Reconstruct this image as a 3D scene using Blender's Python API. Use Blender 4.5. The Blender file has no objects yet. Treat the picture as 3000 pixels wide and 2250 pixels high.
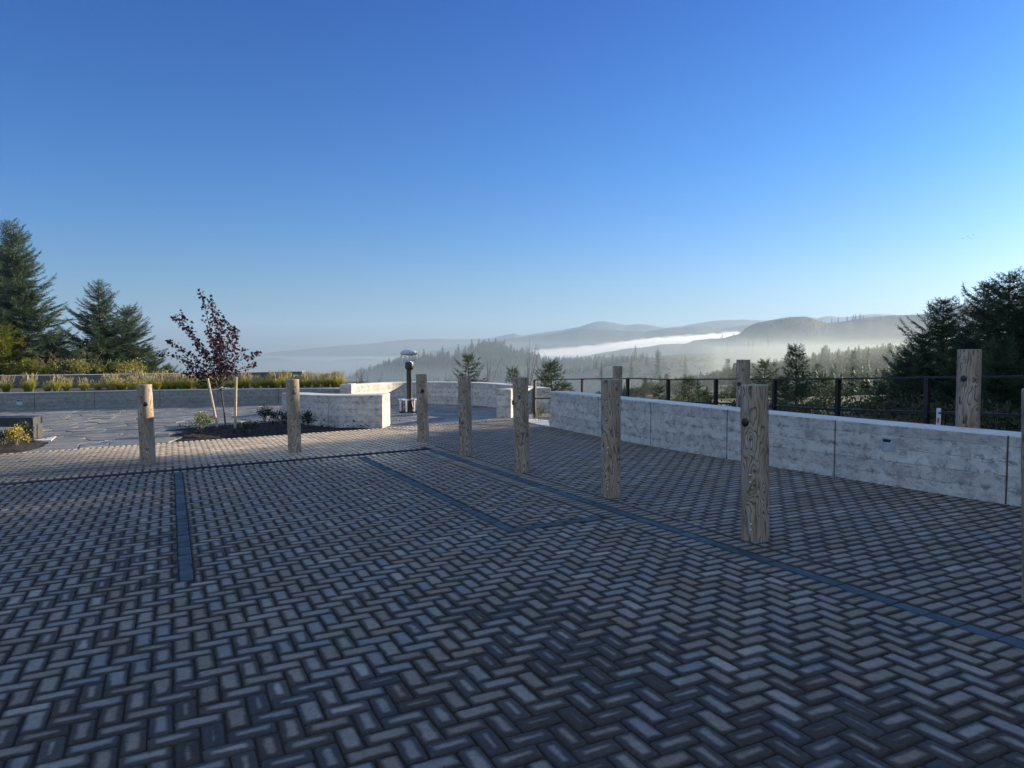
import bpy, math, random
import numpy as np
from mathutils import Vector, Matrix, noise as mnoise

scene = bpy.context.scene
R_ = math.radians

# ------------------------------------------------------------------ camera
F = 2080.0          # focal length in photo pixels (photo is 3000 wide)
EYE = 1.55
PITCH = math.atan(105.0 / F)
cam_d = bpy.data.cameras.new("camera")
cam_d.sensor_width = 36.0
cam_d.lens = F * 36.0 / 3000.0
cam_d.clip_start = 0.05
cam_d.clip_end = 40000.0
cam = bpy.data.objects.new("camera", cam_d)
scene.collection.objects.link(cam)
cam.location = (0, 0, EYE)
cam.rotation_euler = (math.pi / 2 - PITCH, 0, 0)
scene.camera = cam

# ------------------------------------------------------------------ light
SUN_AZ = R_(62.0)     # to the right of the viewing direction
SUN_EL = R_(15.0)
world = bpy.data.worlds.new("World")
scene.world = world
world.use_nodes = True
wn = world.node_tree.nodes; wl = world.node_tree.links
wn.clear()
sky = wn.new("ShaderNodeTexSky"); sky.sky_type = 'NISHITA'; sky.sun_disc = False
sky.sun_elevation = SUN_EL; sky.sun_rotation = SUN_AZ
sky.altitude = 300; sky.air_density = 0.9; sky.dust_density = 1.1; sky.ozone_density = 6.0
hs = wn.new("ShaderNodeMix"); hs.data_type = 'RGBA'; hs.blend_type = 'MULTIPLY'; hs.inputs[0].default_value = 1.0
tc = wn.new("ShaderNodeTexCoord"); sx_ = wn.new("ShaderNodeSeparateXYZ"); wl.new(tc.outputs["Generated"], sx_.inputs[0])
tint = wn.new("ShaderNodeValToRGB"); e_ = tint.color_ramp.elements      # deep blue above, paler towards the horizon
while len(e_) < 5: e_.new(.5)
for k_, (p_, c_) in enumerate(((0.0, (.86, .84, .80)), (.09, (.76, .84, .87)), (.16, (.56, .80, .95)), (.24, (.36, .75, 1.0)), (.44, (.18, .56, 1.0)))):
    e_[k_].position = p_; e_[k_].color = (*c_, 1)
wl.new(sx_.outputs[2], tint.inputs[0]); wl.new(tint.outputs[0], hs.inputs[7])
bg = wn.new("ShaderNodeBackground"); bg.inputs[1].default_value = 0.065
wo = wn.new("ShaderNodeOutputWorld")
wl.new(sky.outputs[0], hs.inputs[6]); 
# bright thin cloud added overhead and behind the viewer, unseen, to fill the shade
def mr(sock, a, b_):
    m_ = wn.new("ShaderNodeMapRange"); m_.interpolation_type = 'SMOOTHSTEP'; m_.inputs[1].default_value = a; m_.inputs[2].default_value = b_; wl.new(sock, m_.inputs[0]); return m_.outputs[0]
mxn = wn.new("ShaderNodeMath"); mxn.operation = 'MAXIMUM'; wl.new(mr(sx_.outputs[1], .30, -.25), mxn.inputs[0]); wl.new(mr(sx_.outputs[2], .52, .85), mxn.inputs[1])
cn = wn.new("ShaderNodeTexNoise"); cn.inputs["Scale"].default_value = 2.2; cn.inputs["Detail"].default_value = 5; wl.new(tc.outputs["Generated"], cn.inputs["Vector"])
cm = wn.new("ShaderNodeMath"); cm.operation = 'MULTIPLY'; wl.new(mxn.outputs[0], cm.inputs[0]); wl.new(mr(cn.outputs["Fac"], .15, .65), cm.inputs[1])
cl = wn.new("ShaderNodeMix"); cl.data_type = 'RGBA'; wl.new(cm.outputs[0], cl.inputs[0]); wl.new(hs.outputs[2], cl.inputs[6]); cl.inputs[7].default_value = (3.1, 4.0, 5.4, 1)
wl.new(cl.outputs[2], bg.inputs[0]); wl.new(bg.outputs[0], wo.inputs[0])

sun_d = bpy.data.lights.new("sun", 'SUN'); sun_d.energy = 5.0; sun_d.angle = R_(0.5); sun_d.color = (1.0, 0.82, 0.58)
sun = bpy.data.objects.new("sun", sun_d); scene.collection.objects.link(sun)
sdir = Vector((math.sin(SUN_AZ) * math.cos(SUN_EL), math.cos(SUN_AZ) * math.cos(SUN_EL), math.sin(SUN_EL)))
sun.rotation_euler = sdir.to_track_quat('Z', 'Y').to_euler()
sun.location = (60, 30, 40)

scene.view_settings.view_transform = 'Standard'
scene.view_settings.look = 'None'
scene.view_settings.gamma = 1.0
scene.view_settings.exposure = 1.40
scene.cycles.use_denoising = True
scene.cycles.max_bounces = 6
scene.cycles.diffuse_bounces = 3
scene.cycles.glossy_bounces = 3
scene.cycles.transmission_bounces = 4
scene.cycles.transparent_max_bounces = 12
scene.cycles.volume_bounces = 1
scene.cycles.sample_clamp_indirect = 6.0

# ------------------------------------------------------------------ helpers
RNG = np.random.default_rng(7)
random.seed(11)
cp, sp = math.cos(PITCH), math.sin(PITCH)
CR = np.array([[1, 0, 0], [0, -sp, -cp], [0, cp, -sp]])
PN = np.array([.0248, 1, 82.2 / F]) @ CR
PN = PN / PN[2]                        # the plaza's slightly sloping plane
def ray(x, y):
    return np.array([(x - 1500) / F, cp - (y - 1125) / F * sp, -sp - (y - 1125) / F * cp])
def G(x, y):                           # point of the plaza seen at photo pixel x, y
    r = ray(x, y); o = np.array([0, 0, EYE])
    return o - (PN @ o) / (PN @ r) * r
def at(x, y, D):                       # point at forward distance D seen at photo pixel x, y
    r = ray(x, y); return np.array([0, 0, EYE]) + r * (D / r[1])
def pz(x, y):
    return -(PN[0] * x + PN[1] * y)
AX = ray(498, 1068); AX = AX / np.linalg.norm(AX)
BX = ray(5828, 936); BX = BX - AX * (AX @ BX); BX = BX / np.linalg.norm(BX)
NX = np.cross(BX, AX)
def ST(s, t, h=0.0):
    return AX * s + BX * t + NX * h

def set_props(o, label=None, cat=None, group=None, kind=None):
    if label: o["label"] = label
    if cat: o["category"] = cat
    if group: o["group"] = group
    if kind: o["kind"] = kind
    return o

def link(o, parent=None):
    scene.collection.objects.link(o)
    if parent is not None: o.parent = parent
    return o

def empty(name, loc, label=None, cat=None, group=None, rz=0.0):
    o = bpy.data.objects.new(name, None); o.empty_display_size = 0.2
    o.location = [float(v) for v in loc]; o.rotation_euler = (0, 0, rz)
    link(o); return set_props(o, label, cat, group)

def mesh_obj(name, verts, faces, mat, parent=None, smooth=False, loc=None):
    me = bpy.data.meshes.new(name)
    verts = np.asarray(verts, dtype=np.float32).reshape(-1, 3)
    if isinstance(faces, np.ndarray):
        nf, k = faces.shape
        me.vertices.add(len(verts)); me.vertices.foreach_set("co", verts.ravel())
        me.loops.add(nf * k); me.loops.foreach_set("vertex_index", faces.astype(np.int32).ravel())
        me.polygons.add(nf); me.polygons.foreach_set("loop_start", np.arange(0, nf * k, k, dtype=np.int32))
        me.update(calc_edges=True)
    else:
        me.from_pydata([tuple(map(float, v)) for v in verts], [], [tuple(f) for f in faces]); me.update()
    if mat: me.materials.append(mat)
    if smooth: me.polygons.foreach_set("use_smooth", np.ones(len(me.polygons), dtype=bool))
    o = bpy.data.objects.new(name, me)
    if loc is not None: o.location = [float(v) for v in loc]
    return link(o, parent)

class MB:
    """collects simple solids into one mesh"""
    def __init__(s): s.v = []; s.f = []
    def add(s, v, f):
        n = len(s.v); s.v += [tuple(map(float, p)) for p in v]; s.f += [tuple(i + n for i in q) for q in f]
    def box(s, c, sz, rz=0.0, ch=0.0):
        hx, hy, hz = sz[0] / 2, sz[1] / 2, sz[2] / 2
        ca, sa = math.cos(rz), math.sin(rz)
        if ch <= 0:
            P = [(x, y, z) for z in (-hz, hz) for x, y in ((-hx, -hy), (hx, -hy), (hx, hy), (-hx, hy))]
            Fc = [(3, 2, 1, 0), (4, 5, 6, 7), (0, 1, 5, 4), (1, 2, 6, 5), (2, 3, 7, 6), (3, 0, 4, 7)]
        else:
            P = []
            for z, ins in ((-hz, ch), (-hz + ch, 0), (hz - ch, 0), (hz, ch)):
                a, b = hx - ins, hy - ins
                P += [(-a + ch, -b, z), (a - ch, -b, z), (a, -b + ch, z), (a, b - ch, z), (a - ch, b, z), (-a + ch, b, z), (-a, b - ch, z), (-a, -b + ch, z)]
            Fc = [tuple(range(7, -1, -1)), tuple(range(24, 32))]
            for r in range(3):
                for k in range(8):
                    Fc.append((r * 8 + k, r * 8 + (k + 1) % 8, r * 8 + 8 + (k + 1) % 8, r * 8 + 8 + k))
        s.add([(c[0] + x * ca - y * sa, c[1] + x * sa + y * ca, c[2] + z) for x, y, z in P], Fc)
    def tube(s, pts, radii, n=12, cap=True):
        pts = [Vector(p) for p in pts]
        if not hasattr(radii, '__len__'): radii = [radii] * len(pts)
        V = []; up = None
        for i, p in enumerate(pts):
            d = (pts[min(i + 1, len(pts) - 1)] - pts[max(i - 1, 0)]).normalized()
            if up is None:
                up = d.orthogonal().normalized()
            up = (up - d * up.dot(d)).normalized(); sd = d.cross(up)
            for k in range(n):
                a = 2 * math.pi * k / n
                V.append(p + (up * math.cos(a) + sd * math.sin(a)) * radii[i])
        Fc = []
        for i in range(len(pts) - 1):
            for k in range(n):
                a, b = i * n + k, i * n + (k + 1) % n
                Fc.append((a, b, b + n, a + n))
        if cap:
            Fc.append(tuple(range(n - 1, -1, -1))); m = (len(pts) - 1) * n; Fc.append(tuple(range(m, m + n)))
        s.add(V, Fc)
    def lathe(s, prof, c=(0, 0, 0), n=24):
        s.tube2(prof, c, n)
    def tube2(s, prof, c, n):
        V = []
        for r, z in prof:
            for k in range(n):
                a = 2 * math.pi * k / n; V.append((c[0] + r * math.cos(a), c[1] + r * math.sin(a), c[2] + z))
        Fc = [(i * n + k, i * n + (k + 1) % n, (i + 1) * n + (k + 1) % n, (i + 1) * n + k) for i in range(len(prof) - 1) for k in range(n)]
        Fc.append(tuple(range(n - 1, -1, -1))); m = (len(prof) - 1) * n; Fc.append(tuple(range(m, m + n)))
        s.add(V, Fc)
    def build(s, name, mat, parent=None, smooth=False, loc=None):
        o = mesh_obj(name, s.v, s.f, mat, parent, False, loc)
        if smooth:
            o.data.shade_smooth()
            try: o.data.set_sharp_from_angle(angle=R_(40))
            except Exception: pass
        return o

# ------------------------------------------------------------------ materials
def new_mat(name):
    m = bpy.data.materials.new(name); m.use_nodes = True
    nt = m.node_tree; nt.nodes.clear()
    out = nt.nodes.new("ShaderNodeOutputMaterial"); b = nt.nodes.new("ShaderNodeBsdfPrincipled")
    nt.links.new(b.outputs[0], out.inputs[0])
    return m, nt, b, out
class NT:
    def __init__(s, nt): s.nt = nt
    def n(s, t, **k):
        x = s.nt.nodes.new(t)
        for a, b in k.items(): setattr(x, a, b)
        return x
    def l(s, a, b): s.nt.links.new(a, b)
    def noise(s, vec, scale, detail=4, rough=.55, dist=0.0):
        x = s.n("ShaderNodeTexNoise"); x.inputs["Scale"].default_value = scale; x.inputs["Detail"].default_value = detail
        x.inputs["Roughness"].default_value = rough; x.inputs["Distortion"].default_value = dist
        if vec is not None: s.l(vec, x.inputs["Vector"])
        return x.outputs["Fac"]
    def ramp(s, fac, stops, interp='LINEAR'):
        x = s.n("ShaderNodeValToRGB"); x.color_ramp.interpolation = interp
        e = x.color_ramp.elements
        while len(e) < len(stops): e.new(0.5)
        for i, (p, c) in enumerate(stops):
            e[i].position = p; e[i].color = (c[0], c[1], c[2], 1) if hasattr(c, '__len__') else (c, c, c, 1)
        s.l(fac, x.inputs[0]); return x.outputs[0]
    def mix(s, fac, a, b, blend='MIX'):
        x = s.n("ShaderNodeMix"); x.data_type = 'RGBA'; x.blend_type = blend
        for sock, v in ((x.inputs[0], fac), (x.inputs[6], a), (x.inputs[7], b)):
            if isinstance(v, (int, float)): sock.default_value = v
            elif isinstance(v, tuple): sock.default_value = (*v[:3], 1)
            else: s.l(v, sock)
        return x.outputs[2]
    def math(s, op, a, b=0.0, c=None):
        x = s.n("ShaderNodeMath"); x.operation = op
        for i, v in enumerate((a, b, c)):
            if v is None: continue
            if isinstance(v, (int, float)): x.inputs[i].default_value = v
            else: s.l(v, x.inputs[i])
        return x.outputs[0]
    def bump(s, h, strength=.5, dist=.01, normal=None):
        x = s.n("ShaderNodeBump"); x.inputs["Strength"].default_value = strength; x.inputs["Distance"].default_value = dist
        s.l(h, x.inputs["Height"])
        if normal is not None: s.l(normal, x.inputs["Normal"])
        return x.outputs[0]
    def attr(s, name):
        x = s.n("ShaderNodeAttribute"); x.attribute_name = name; return x
    def obj(s):
        return s.n("ShaderNodeTexCoord").outputs["Object"]
    def mapping(s, vec, scale=(1, 1, 1), loc=(0, 0, 0), rot=(0, 0, 0)):
        x = s.n("ShaderNodeMapping"); x.inputs["Scale"].default_value = scale; x.inputs["Location"].default_value = loc
        x.inputs["Rotation"].default_value = rot
        s.l(vec, x.inputs["Vector"]); return x.outputs[0]

def flat_mat(name, col, rough=.6, metal=0.0, var=.25, scale=8.0, bump=0.0):
    m, nt, b, _ = new_mat(name); N = NT(nt)
    f = N.noise(N.obj(), scale, 5)
    c = N.ramp(f, [(.3, tuple(x * (1 - var) for x in col)), (.7, tuple(min(1, x * (1 + var)) for x in col))])
    N.l(c, b.inputs["Base Color"]); b.inputs["Roughness"].default_value = rough; b.inputs["Metallic"].default_value = metal
    if bump: N.l(N.bump(N.noise(N.obj(), scale * 8, 4), bump, .004), b.inputs["Normal"])
    return m

def paver_mat():
    m, nt, b, _ = new_mat("paver"); N = NT(nt)
    uv = N.attr("brick_uv").outputs["Vector"]          # metres from the brick's centre
    hs_ = N.attr("brick_half").outputs["Vector"]       # half size of that brick
    rnd = N.attr("brick_rnd").outputs["Color"]
    sx = N.n("ShaderNodeSeparateXYZ"); N.l(uv, sx.inputs[0])
    sh = N.n("ShaderNodeSeparateXYZ"); N.l(hs_, sh.inputs[0])
    sr = N.n("ShaderNodeSeparateColor"); N.l(rnd, sr.inputs[0])
    ex = N.math('SUBTRACT', sh.outputs[0], N.math('ABSOLUTE', sx.outputs[0]))
    ey = N.math('SUBTRACT', sh.outputs[1], N.math('ABSOLUTE', sx.outputs[1]))
    ed = N.math('SMOOTH_MIN', ex, ey, .022)             # distance to the brick's edge
    P = N.obj()
    n1 = N.noise(P, 9, 3, .6)
    big = N.noise(P, .42, 3, .6)
    # damp rim: wide in some areas, nearly gone in others
    damp = N.math('ADD', N.math('MULTIPLY', N.math('SUBTRACT', big, .44), .13), N.math('MULTIPLY', N.math('SUBTRACT', sr.outputs[0], .5), .03))
    damp = N.math('ADD', damp, N.math('MULTIPLY', N.math('SUBTRACT', n1, .5), .030))
    dist = N.attr("brick_dry_sun").outputs["Fac"]
    damp = N.math('MAXIMUM', N.math('SUBTRACT', damp, dist), N.math('MULTIPLY', N.math('SUBTRACT', n1, .55), .03))
    dry = N.math('DIVIDE', N.math('SUBTRACT', ed, N.math('ADD', damp, .009)), .017)
    dry = N.n("ShaderNodeClamp") if False else N.math('MINIMUM', N.math('MAXIMUM', dry, 0.0), 1.0)
    fine = N.noise(P, 160, 4, .7)
    mid = N.noise(P, 30, 4, .6)
    tone = N.ramp(sr.outputs[1], [(0, (.235, .205, .175)), (.12, (.205, .19, .17)), (.5, (.26, .25, .235)), (.75, (.205, .215, .235)), (.93, (.26, .255, .245)), (1, (.34, .33, .315))])
    tone = N.mix(1.0, tone, N.ramp(dist, [(0, (.78, .78, .80)), (.034, (.85, .85, .85)), (.048, (.95, .94, .92)), (.060, (2.7, 2.35, 1.9))]), 'MULTIPLY')  # last stop paints the strip brighter and warmer, as sunlight in the colour
    wet = N.mix(1.0, tone, (.26, .26, .27), 'MULTIPLY')
    base = N.mix(dry, wet, tone)
    g = N.ramp(fine, [(.3, .72), (.7, 1.25)])
    base = N.mix(1.0, base, g, 'MULTIPLY')
    g2 = N.ramp(mid, [(.3, .82), (.7, 1.15)])
    base = N.mix(1.0, base, g2, 'MULTIPLY')
    pit = N.ramp(N.noise(P, 75, 2, .5), [(.24, .25), (.30, 1.0)])
    base = N.mix(1.0, base, pit, 'MULTIPLY')
    N.l(base, b.inputs["Base Color"])
    N.l(N.ramp(dry, [(0, .55), (1, .82)]), b.inputs["Roughness"])
    b.inputs["Specular IOR Level"].default_value = .10
    N.l(N.bump(N.math('ADD', fine, N.math('MULTIPLY', mid, 1.5)), .75, .0035), b.inputs["Normal"])
    return m

def mark_mat(name, col, rough=.6):
    m, nt, b, _ = new_mat(name); N = NT(nt)
    P = N.obj(); rnd = N.attr("brick_rnd").outputs["Color"]
    sr = N.n("ShaderNodeSeparateColor"); N.l(rnd, sr.inputs[0])
    w = N.noise(P, 45, 5, .65)
    c = N.mix(N.ramp(w, [(.35, .0), (.75, .35)]), col, tuple(min(1, x * 1.5 + .012) for x in col))
    c = N.mix(1.0, c, N.ramp(sr.outputs[1], [(0, .55), (1, 1.35)]), 'MULTIPLY')
    N.l(c, b.inputs["Base Color"]); b.inputs["Roughness"].default_value = rough
    N.l(N.bump(N.noise(P, 150, 4, .7), .4, .002), b.inputs["Normal"])
    return m

def concrete_mat(name="board_formed_concrete", base=(.52, .505, .47), dark=(.17, .17, .165)):
    m, nt, b, _ = new_mat(name); N = NT(nt)
    uv = N.attr("wall_uv").outputs["Vector"]           # x metres along the wall, y metres up
    s = N.n("ShaderNodeSeparateXYZ"); N.l(uv, s.inputs[0])
    P = N.obj()
    # boards, 0.14 m each
    bd = N.math('DIVIDE', N.math('ADD', s.outputs[1], .02), .145)
    wob = N.math('MULTIPLY', N.math('SUBTRACT', N.noise(N.mapping(uv, (1.2, 6, 1)), 3, 3), .5), .10)
    fr = N.math('FRACT', N.math('ADD', bd, wob))
    line = N.ramp(N.math('ABSOLUTE', N.math('SUBTRACT', fr, .5)), [(.455, 1.0), (.495, 0.0)])
    brk = N.ramp(N.noise(N.mapping(uv, (2.5, 9, 1)), 2.2, 4, .7), [(.36, 0.15), (.56, 1.0)])
    line_f = N.math('MULTIPLY', N.math('SUBTRACT', 1.0, line), brk)
    bn = N.n("ShaderNodeTexWhiteNoise"); bn.noise_dimensions = '1D'; N.l(N.math('FLOOR', N.math('ADD', bd, wob)), bn.inputs["W"])
    grain = N.noise(N.mapping(uv, (3.0, 55, 1)), 3.2, 5, .65)
    blot = N.noise(N.mapping(uv, (1.3, 2.0, 1)), 2.1, 6, .72, .4)
    rough_p = N.noise(N.mapping(uv, (2.8, 3.8, 1)), 3.0, 8, .82, .5)
    c = N.ramp(blot, [(.30, tuple(x * .66 for x in base)), (.5, base), (.72, tuple(x * 1.24 for x in base))])
    c = N.mix(1.0, c, N.ramp(bn.outputs["Value"], [(0, .90), (1, 1.08)]), 'MULTIPLY')
    c = N.mix(1.0, c, N.ramp(grain, [(.3, .86), (.7, 1.1)]), 'MULTIPLY')
    ragged = N.math('MULTIPLY', N.ramp(rough_p, [(.50, 0), (.58, .9)]), N.ramp(N.math('ABSOLUTE', N.math('SUBTRACT', fr, .5)), [(.10, .45), (.42, 1.0)]))
    c = N.mix(ragged, c, dark)
    # damp staining running down from the top edge
    dn = N.noise(N.mapping(uv, (5.5, .5, 1)), 2.0, 4, .6)
    c = N.mix(N.math('MULTIPLY', N.ramp(dn, [(.5, 0), (.75, .45)]), N.ramp(s.outputs[1], [(.25, 0.1), (.68, 1)])), c, tuple(x * .9 for x in dark))
    c = N.mix(N.math('MULTIPLY', line_f, .42), c, tuple(x * .55 for x in dark))
    pits = N.ramp(N.noise(uv, 26, 2, .4), [(.20, 1.0), (.235, 0.0)])
    c = N.mix(pits, c, tuple(x * .5 for x in dark))
    N.l(c, b.inputs["Base Color"]); b.inputs["Roughness"].default_value = .82
    hgt = N.math('SUBTRACT', N.math('ADD', N.math('MULTIPLY', grain, .35), N.math('MULTIPLY', bn.outputs["Value"], .6)),
                 N.math('ADD', N.math('MULTIPLY', line_f, .9), N.math('MULTIPLY', ragged, .5)))
    N.l(N.bump(hgt, .6, .006), b.inputs["Normal"])
    return m

def cap_mat():
    m, nt, b, _ = new_mat("trowelled_concrete"); N = NT(nt)
    P = N.obj()
    c = N.ramp(N.noise(P, 3, 6, .65), [(.3, (.42, .42, .41)), (.55, (.52, .52, .51)), (.75, (.60, .60, .59))])
    c = N.mix(1.0, c, N.ramp(N.noise(P, 60, 4, .6), [(.3, .9), (.7, 1.06)]), 'MULTIPLY')
    N.l(c, b.inputs["Base Color"]); b.inputs["Roughness"].default_value = .6
    N.l(N.bump(N.noise(P, 90, 4), .25, .002), b.inputs["Normal"])
    return m

def wood_mat():
    m, nt, b, _ = new_mat("weathered_log"); N = NT(nt)
    g = N.attr("grain").outputs["Fac"]; kn = N.attr("knot").outputs["Fac"]; tp = N.attr("endgrain").outputs["Fac"]
    P = N.obj(); oi = N.n("ShaderNodeObjectInfo")
    fine = N.noise(N.mapping(P, (26, 26, 1.6)), 5, 5, .65)
    g2 = N.math('ADD', g, N.math('MULTIPLY', fine, .10))
    fr = N.math('FRACT', g2)
    line = N.ramp(fr, [(0, 1.0), (.08, .85), (.20, .15), (.60, 0.0), (.88, .28), (.975, 1.0)])
    patch = N.noise(N.mapping(P, (6, 6, 1.5)), 1.6, 4, .6)
    c = N.ramp(patch, [(.30, (.17, .135, .10)), (.44, (.32, .245, .17)), (.58, (.40, .325, .25)), (.74, (.45, .43, .405))])
    c = N.mix(1.0, c, N.ramp(fine, [(.25, .78), (.75, 1.18)]), 'MULTIPLY')
    lw = N.ramp(N.noise(N.mapping(P, (9, 9, 2)), 2.2, 3), [(.25, .3), (.58, 1.0)])
    c = N.mix(N.math('MULTIPLY', line, lw), c, (.050, .032, .020))
    c = N.mix(kn, c, (.055, .035, .025))
    stain = N.ramp(N.noise(N.mapping(P, (10, 10, 1.1)), 1.9, 4, .6), [(.63, 0), (.76, .55)])
    c = N.mix(stain, c, (.13, .085, .05))
    N.l(c, b.inputs["Base Color"]); b.inputs["Roughness"].default_value = .75
    N.l(N.bump(N.math('SUBTRACT', N.math('MULTIPLY', fine, .5), N.math('MULTIPLY', line, .8)), .5, .004), b.inputs["Normal"])
    return m

def leaf_mat(name, cols, trans=.3, rough=.6, scale=3.0, attr=None):
    m, nt, b, out = new_mat(name); N = NT(nt)
    f = N.noise(N.obj(), scale, 3)
    c = N.ramp(f, [(.28 + .44 * i / (len(cols) - 1), c_) for i, c_ in enumerate(cols)])
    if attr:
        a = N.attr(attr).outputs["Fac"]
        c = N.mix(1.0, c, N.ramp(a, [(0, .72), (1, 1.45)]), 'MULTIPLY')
    N.l(c, b.inputs["Base Color"]); b.inputs["Roughness"].default_value = rough
    b.inputs["Specular IOR Level"].default_value = .3
    t = N.n("ShaderNodeBsdfTranslucent"); N.l(c, t.inputs[0])
    mx = N.n("ShaderNodeMixShader"); mx.inputs[0].default_value = trans
    N.l(b.outputs[0], mx.inputs[1]); N.l(t.outputs[0], mx.inputs[2]); N.l(mx.outputs[0], out.inputs[0])
    return m

M = {}
M['paver'] = paver_mat()
M['blue'] = mark_mat("blue_painted_paver", (.018, .035, .058))
M['drain'] = mark_mat("dark_paver_band", (.010, .014, .030), .95); M['drain'].node_tree.nodes["Principled BSDF"].inputs["Specular IOR Level"].default_value = .1
M['joint'] = flat_mat("joint_sand", (.010, .010, .010), .95, var=.4, scale=30)
M['conc'] = concrete_mat()
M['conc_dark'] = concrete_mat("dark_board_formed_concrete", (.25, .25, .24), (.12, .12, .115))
M['cap'] = cap_mat()
M['gap'] = flat_mat("joint_filler", (.06, .062, .066), .9)
M['wood'] = wood_mat()
M['stake'] = flat_mat("stake_wood", (.42, .33, .23), .8, var=.3, scale=20)
M['black'] = flat_mat("black_paint", (.012, .013, .016), .38, var=.3)
M['rail'] = flat_mat("dark_steel", (.018, .016, .016), .45, .2, var=.3)
M['disc'] = flat_mat("black_plug", (.008, .010, .016), .35, var=.2)
M['alu'] = flat_mat("brushed_aluminium", (.62, .64, .66), .30, .9, var=.12, scale=20)
M['silver'] = flat_mat("silver_paint", (.36, .42, .47), .42, .25, var=.1)
M['chrome'] = flat_mat("polished_steel", (.75, .76, .78), .15, 1.0, var=.05)
M['glass'] = flat_mat("lens_glass", (.01, .012, .015), .08, var=.1)
M['white'] = flat_mat("white_plastic", (.75, .76, .78), .5, var=.1)
M['bench'] = flat_mat("bench_steel", (.030, .036, .042), .5, .1, var=.25)
M['benchend'] = flat_mat("bench_end_steel", (.055, .056, .055), .5, .1, var=.2)
M['mulch'] = flat_mat("bark_mulch", (.006, .0045, .0045), .95, var=.6, scale=40, bump=1.0)
M['soil'] = flat_mat("soil", (.045, .032, .022), .95, var=.5, scale=20, bump=1.0)
M['bark'] = flat_mat("bark", (.10, .075, .055), .9, var=.4, scale=14, bump=.8)
M['barkgrey'] = flat_mat("grey_twig", (.20, .17, .14), .9, var=.3, scale=14)
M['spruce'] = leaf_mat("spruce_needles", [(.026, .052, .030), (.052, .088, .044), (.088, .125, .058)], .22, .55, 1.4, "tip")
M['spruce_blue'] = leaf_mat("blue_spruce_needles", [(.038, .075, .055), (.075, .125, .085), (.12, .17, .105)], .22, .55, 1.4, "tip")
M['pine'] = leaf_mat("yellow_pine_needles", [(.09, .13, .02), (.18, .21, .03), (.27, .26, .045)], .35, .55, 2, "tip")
M['scrub'] = leaf_mat("scrub_leaves", [(.08, .11, .02), (.17, .17, .035), (.27, .21, .05)], .35, .6, 1.2, "tip")
M['scrubfar'] = leaf_mat('hillside_scrub_leaves', [(.028, .042, .020), (.05, .062, .028), (.085, .085, .038)], .25, .7, 1.2, 'tip')
M['scrubmid'] = leaf_mat('olive_scrub_leaves', [(.035, .055, .02), (.065, .085, .03), (.11, .115, .04)], .3, .6, 1.2, 'tip')
M['scrubdark'] = leaf_mat("dark_scrub_leaves", [(.022, .035, .018), (.04, .055, .025), (.07, .07, .03)], .25, .6, 1.2, "tip")
M['dry'] = leaf_mat("dead_twigs", [(.14, .11, .08), (.22, .18, .13)], .1, .8)
M['plum'] = leaf_mat("purple_leaves", [(.020, .008, .022), (.034, .011, .028), (.055, .016, .032)], .3, .45, 6, "tip")
M['grass'] = leaf_mat("grass_blades", [(.20, .25, .03), (.36, .36, .06), (.48, .42, .13)], .4, .6, 2.5, "tip")
M['seed'] = leaf_mat("seed_heads", [(.44, .39, .25), (.56, .48, .32)], .35, .7)
M['wildgrass'] = leaf_mat("wild_grass", [(.07, .08, .03), (.13, .12, .06)], .3, .7)
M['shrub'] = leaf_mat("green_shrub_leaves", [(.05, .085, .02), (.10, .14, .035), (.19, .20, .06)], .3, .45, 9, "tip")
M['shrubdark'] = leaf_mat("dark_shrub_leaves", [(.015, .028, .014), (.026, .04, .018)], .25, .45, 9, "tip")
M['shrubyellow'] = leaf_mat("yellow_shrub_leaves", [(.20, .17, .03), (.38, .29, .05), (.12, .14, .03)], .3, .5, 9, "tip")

def stone_mat():
    m, nt, b, _ = new_mat("flagstone"); N = NT(nt)
    P = N.obj(); rnd = N.attr("brick_rnd").outputs["Color"]
    sr = N.n("ShaderNodeSeparateColor"); N.l(rnd, sr.inputs[0])
    c = N.ramp(sr.outputs[0], [(0, (.075, .085, .10)), (.35, (.15, .15, .15)), (.6, (.105, .125, .15)), (.8, (.19, .175, .15)), (1, (.16, .17, .185))])
    c = N.mix(1.0, c, N.ramp(N.noise(P, 5, 6, .7, .5), [(.3, .72), (.7, 1.28)]), 'MULTIPLY')
    N.l(c, b.inputs["Base Color"]); b.inputs["Roughness"].default_value = .62
    N.l(N.bump(N.math('ADD', N.noise(P, 6, 6, .7), N.math('MULTIPLY', N.noise(P, 45, 4), .3)), .7, .02), b.inputs["Normal"])
    return m
M['stone'] = stone_mat()
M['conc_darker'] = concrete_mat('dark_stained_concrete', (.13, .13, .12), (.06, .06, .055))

def terrain_mat():
    m, nt, b, _ = new_mat("hillside"); N = NT(nt)
    P = N.obj()
    c = N.ramp(N.noise(P, .012, 8, .65), [(.3, (.028, .042, .024)), (.5, (.055, .065, .035)), (.68, (.095, .088, .055))])
    c = N.mix(1.0, c, N.ramp(N.noise(P, .25, 5, .7), [(.3, .6), (.7, 1.3)]), 'MULTIPLY')
    N.l(c, b.inputs["Base Color"]); b.inputs["Roughness"].default_value = .95
    N.l(N.bump(N.noise(P, .08, 6, .7), 1.0, 4.0), b.inputs["Normal"])
    return m
M['terrain'] = terrain_mat()

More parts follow.
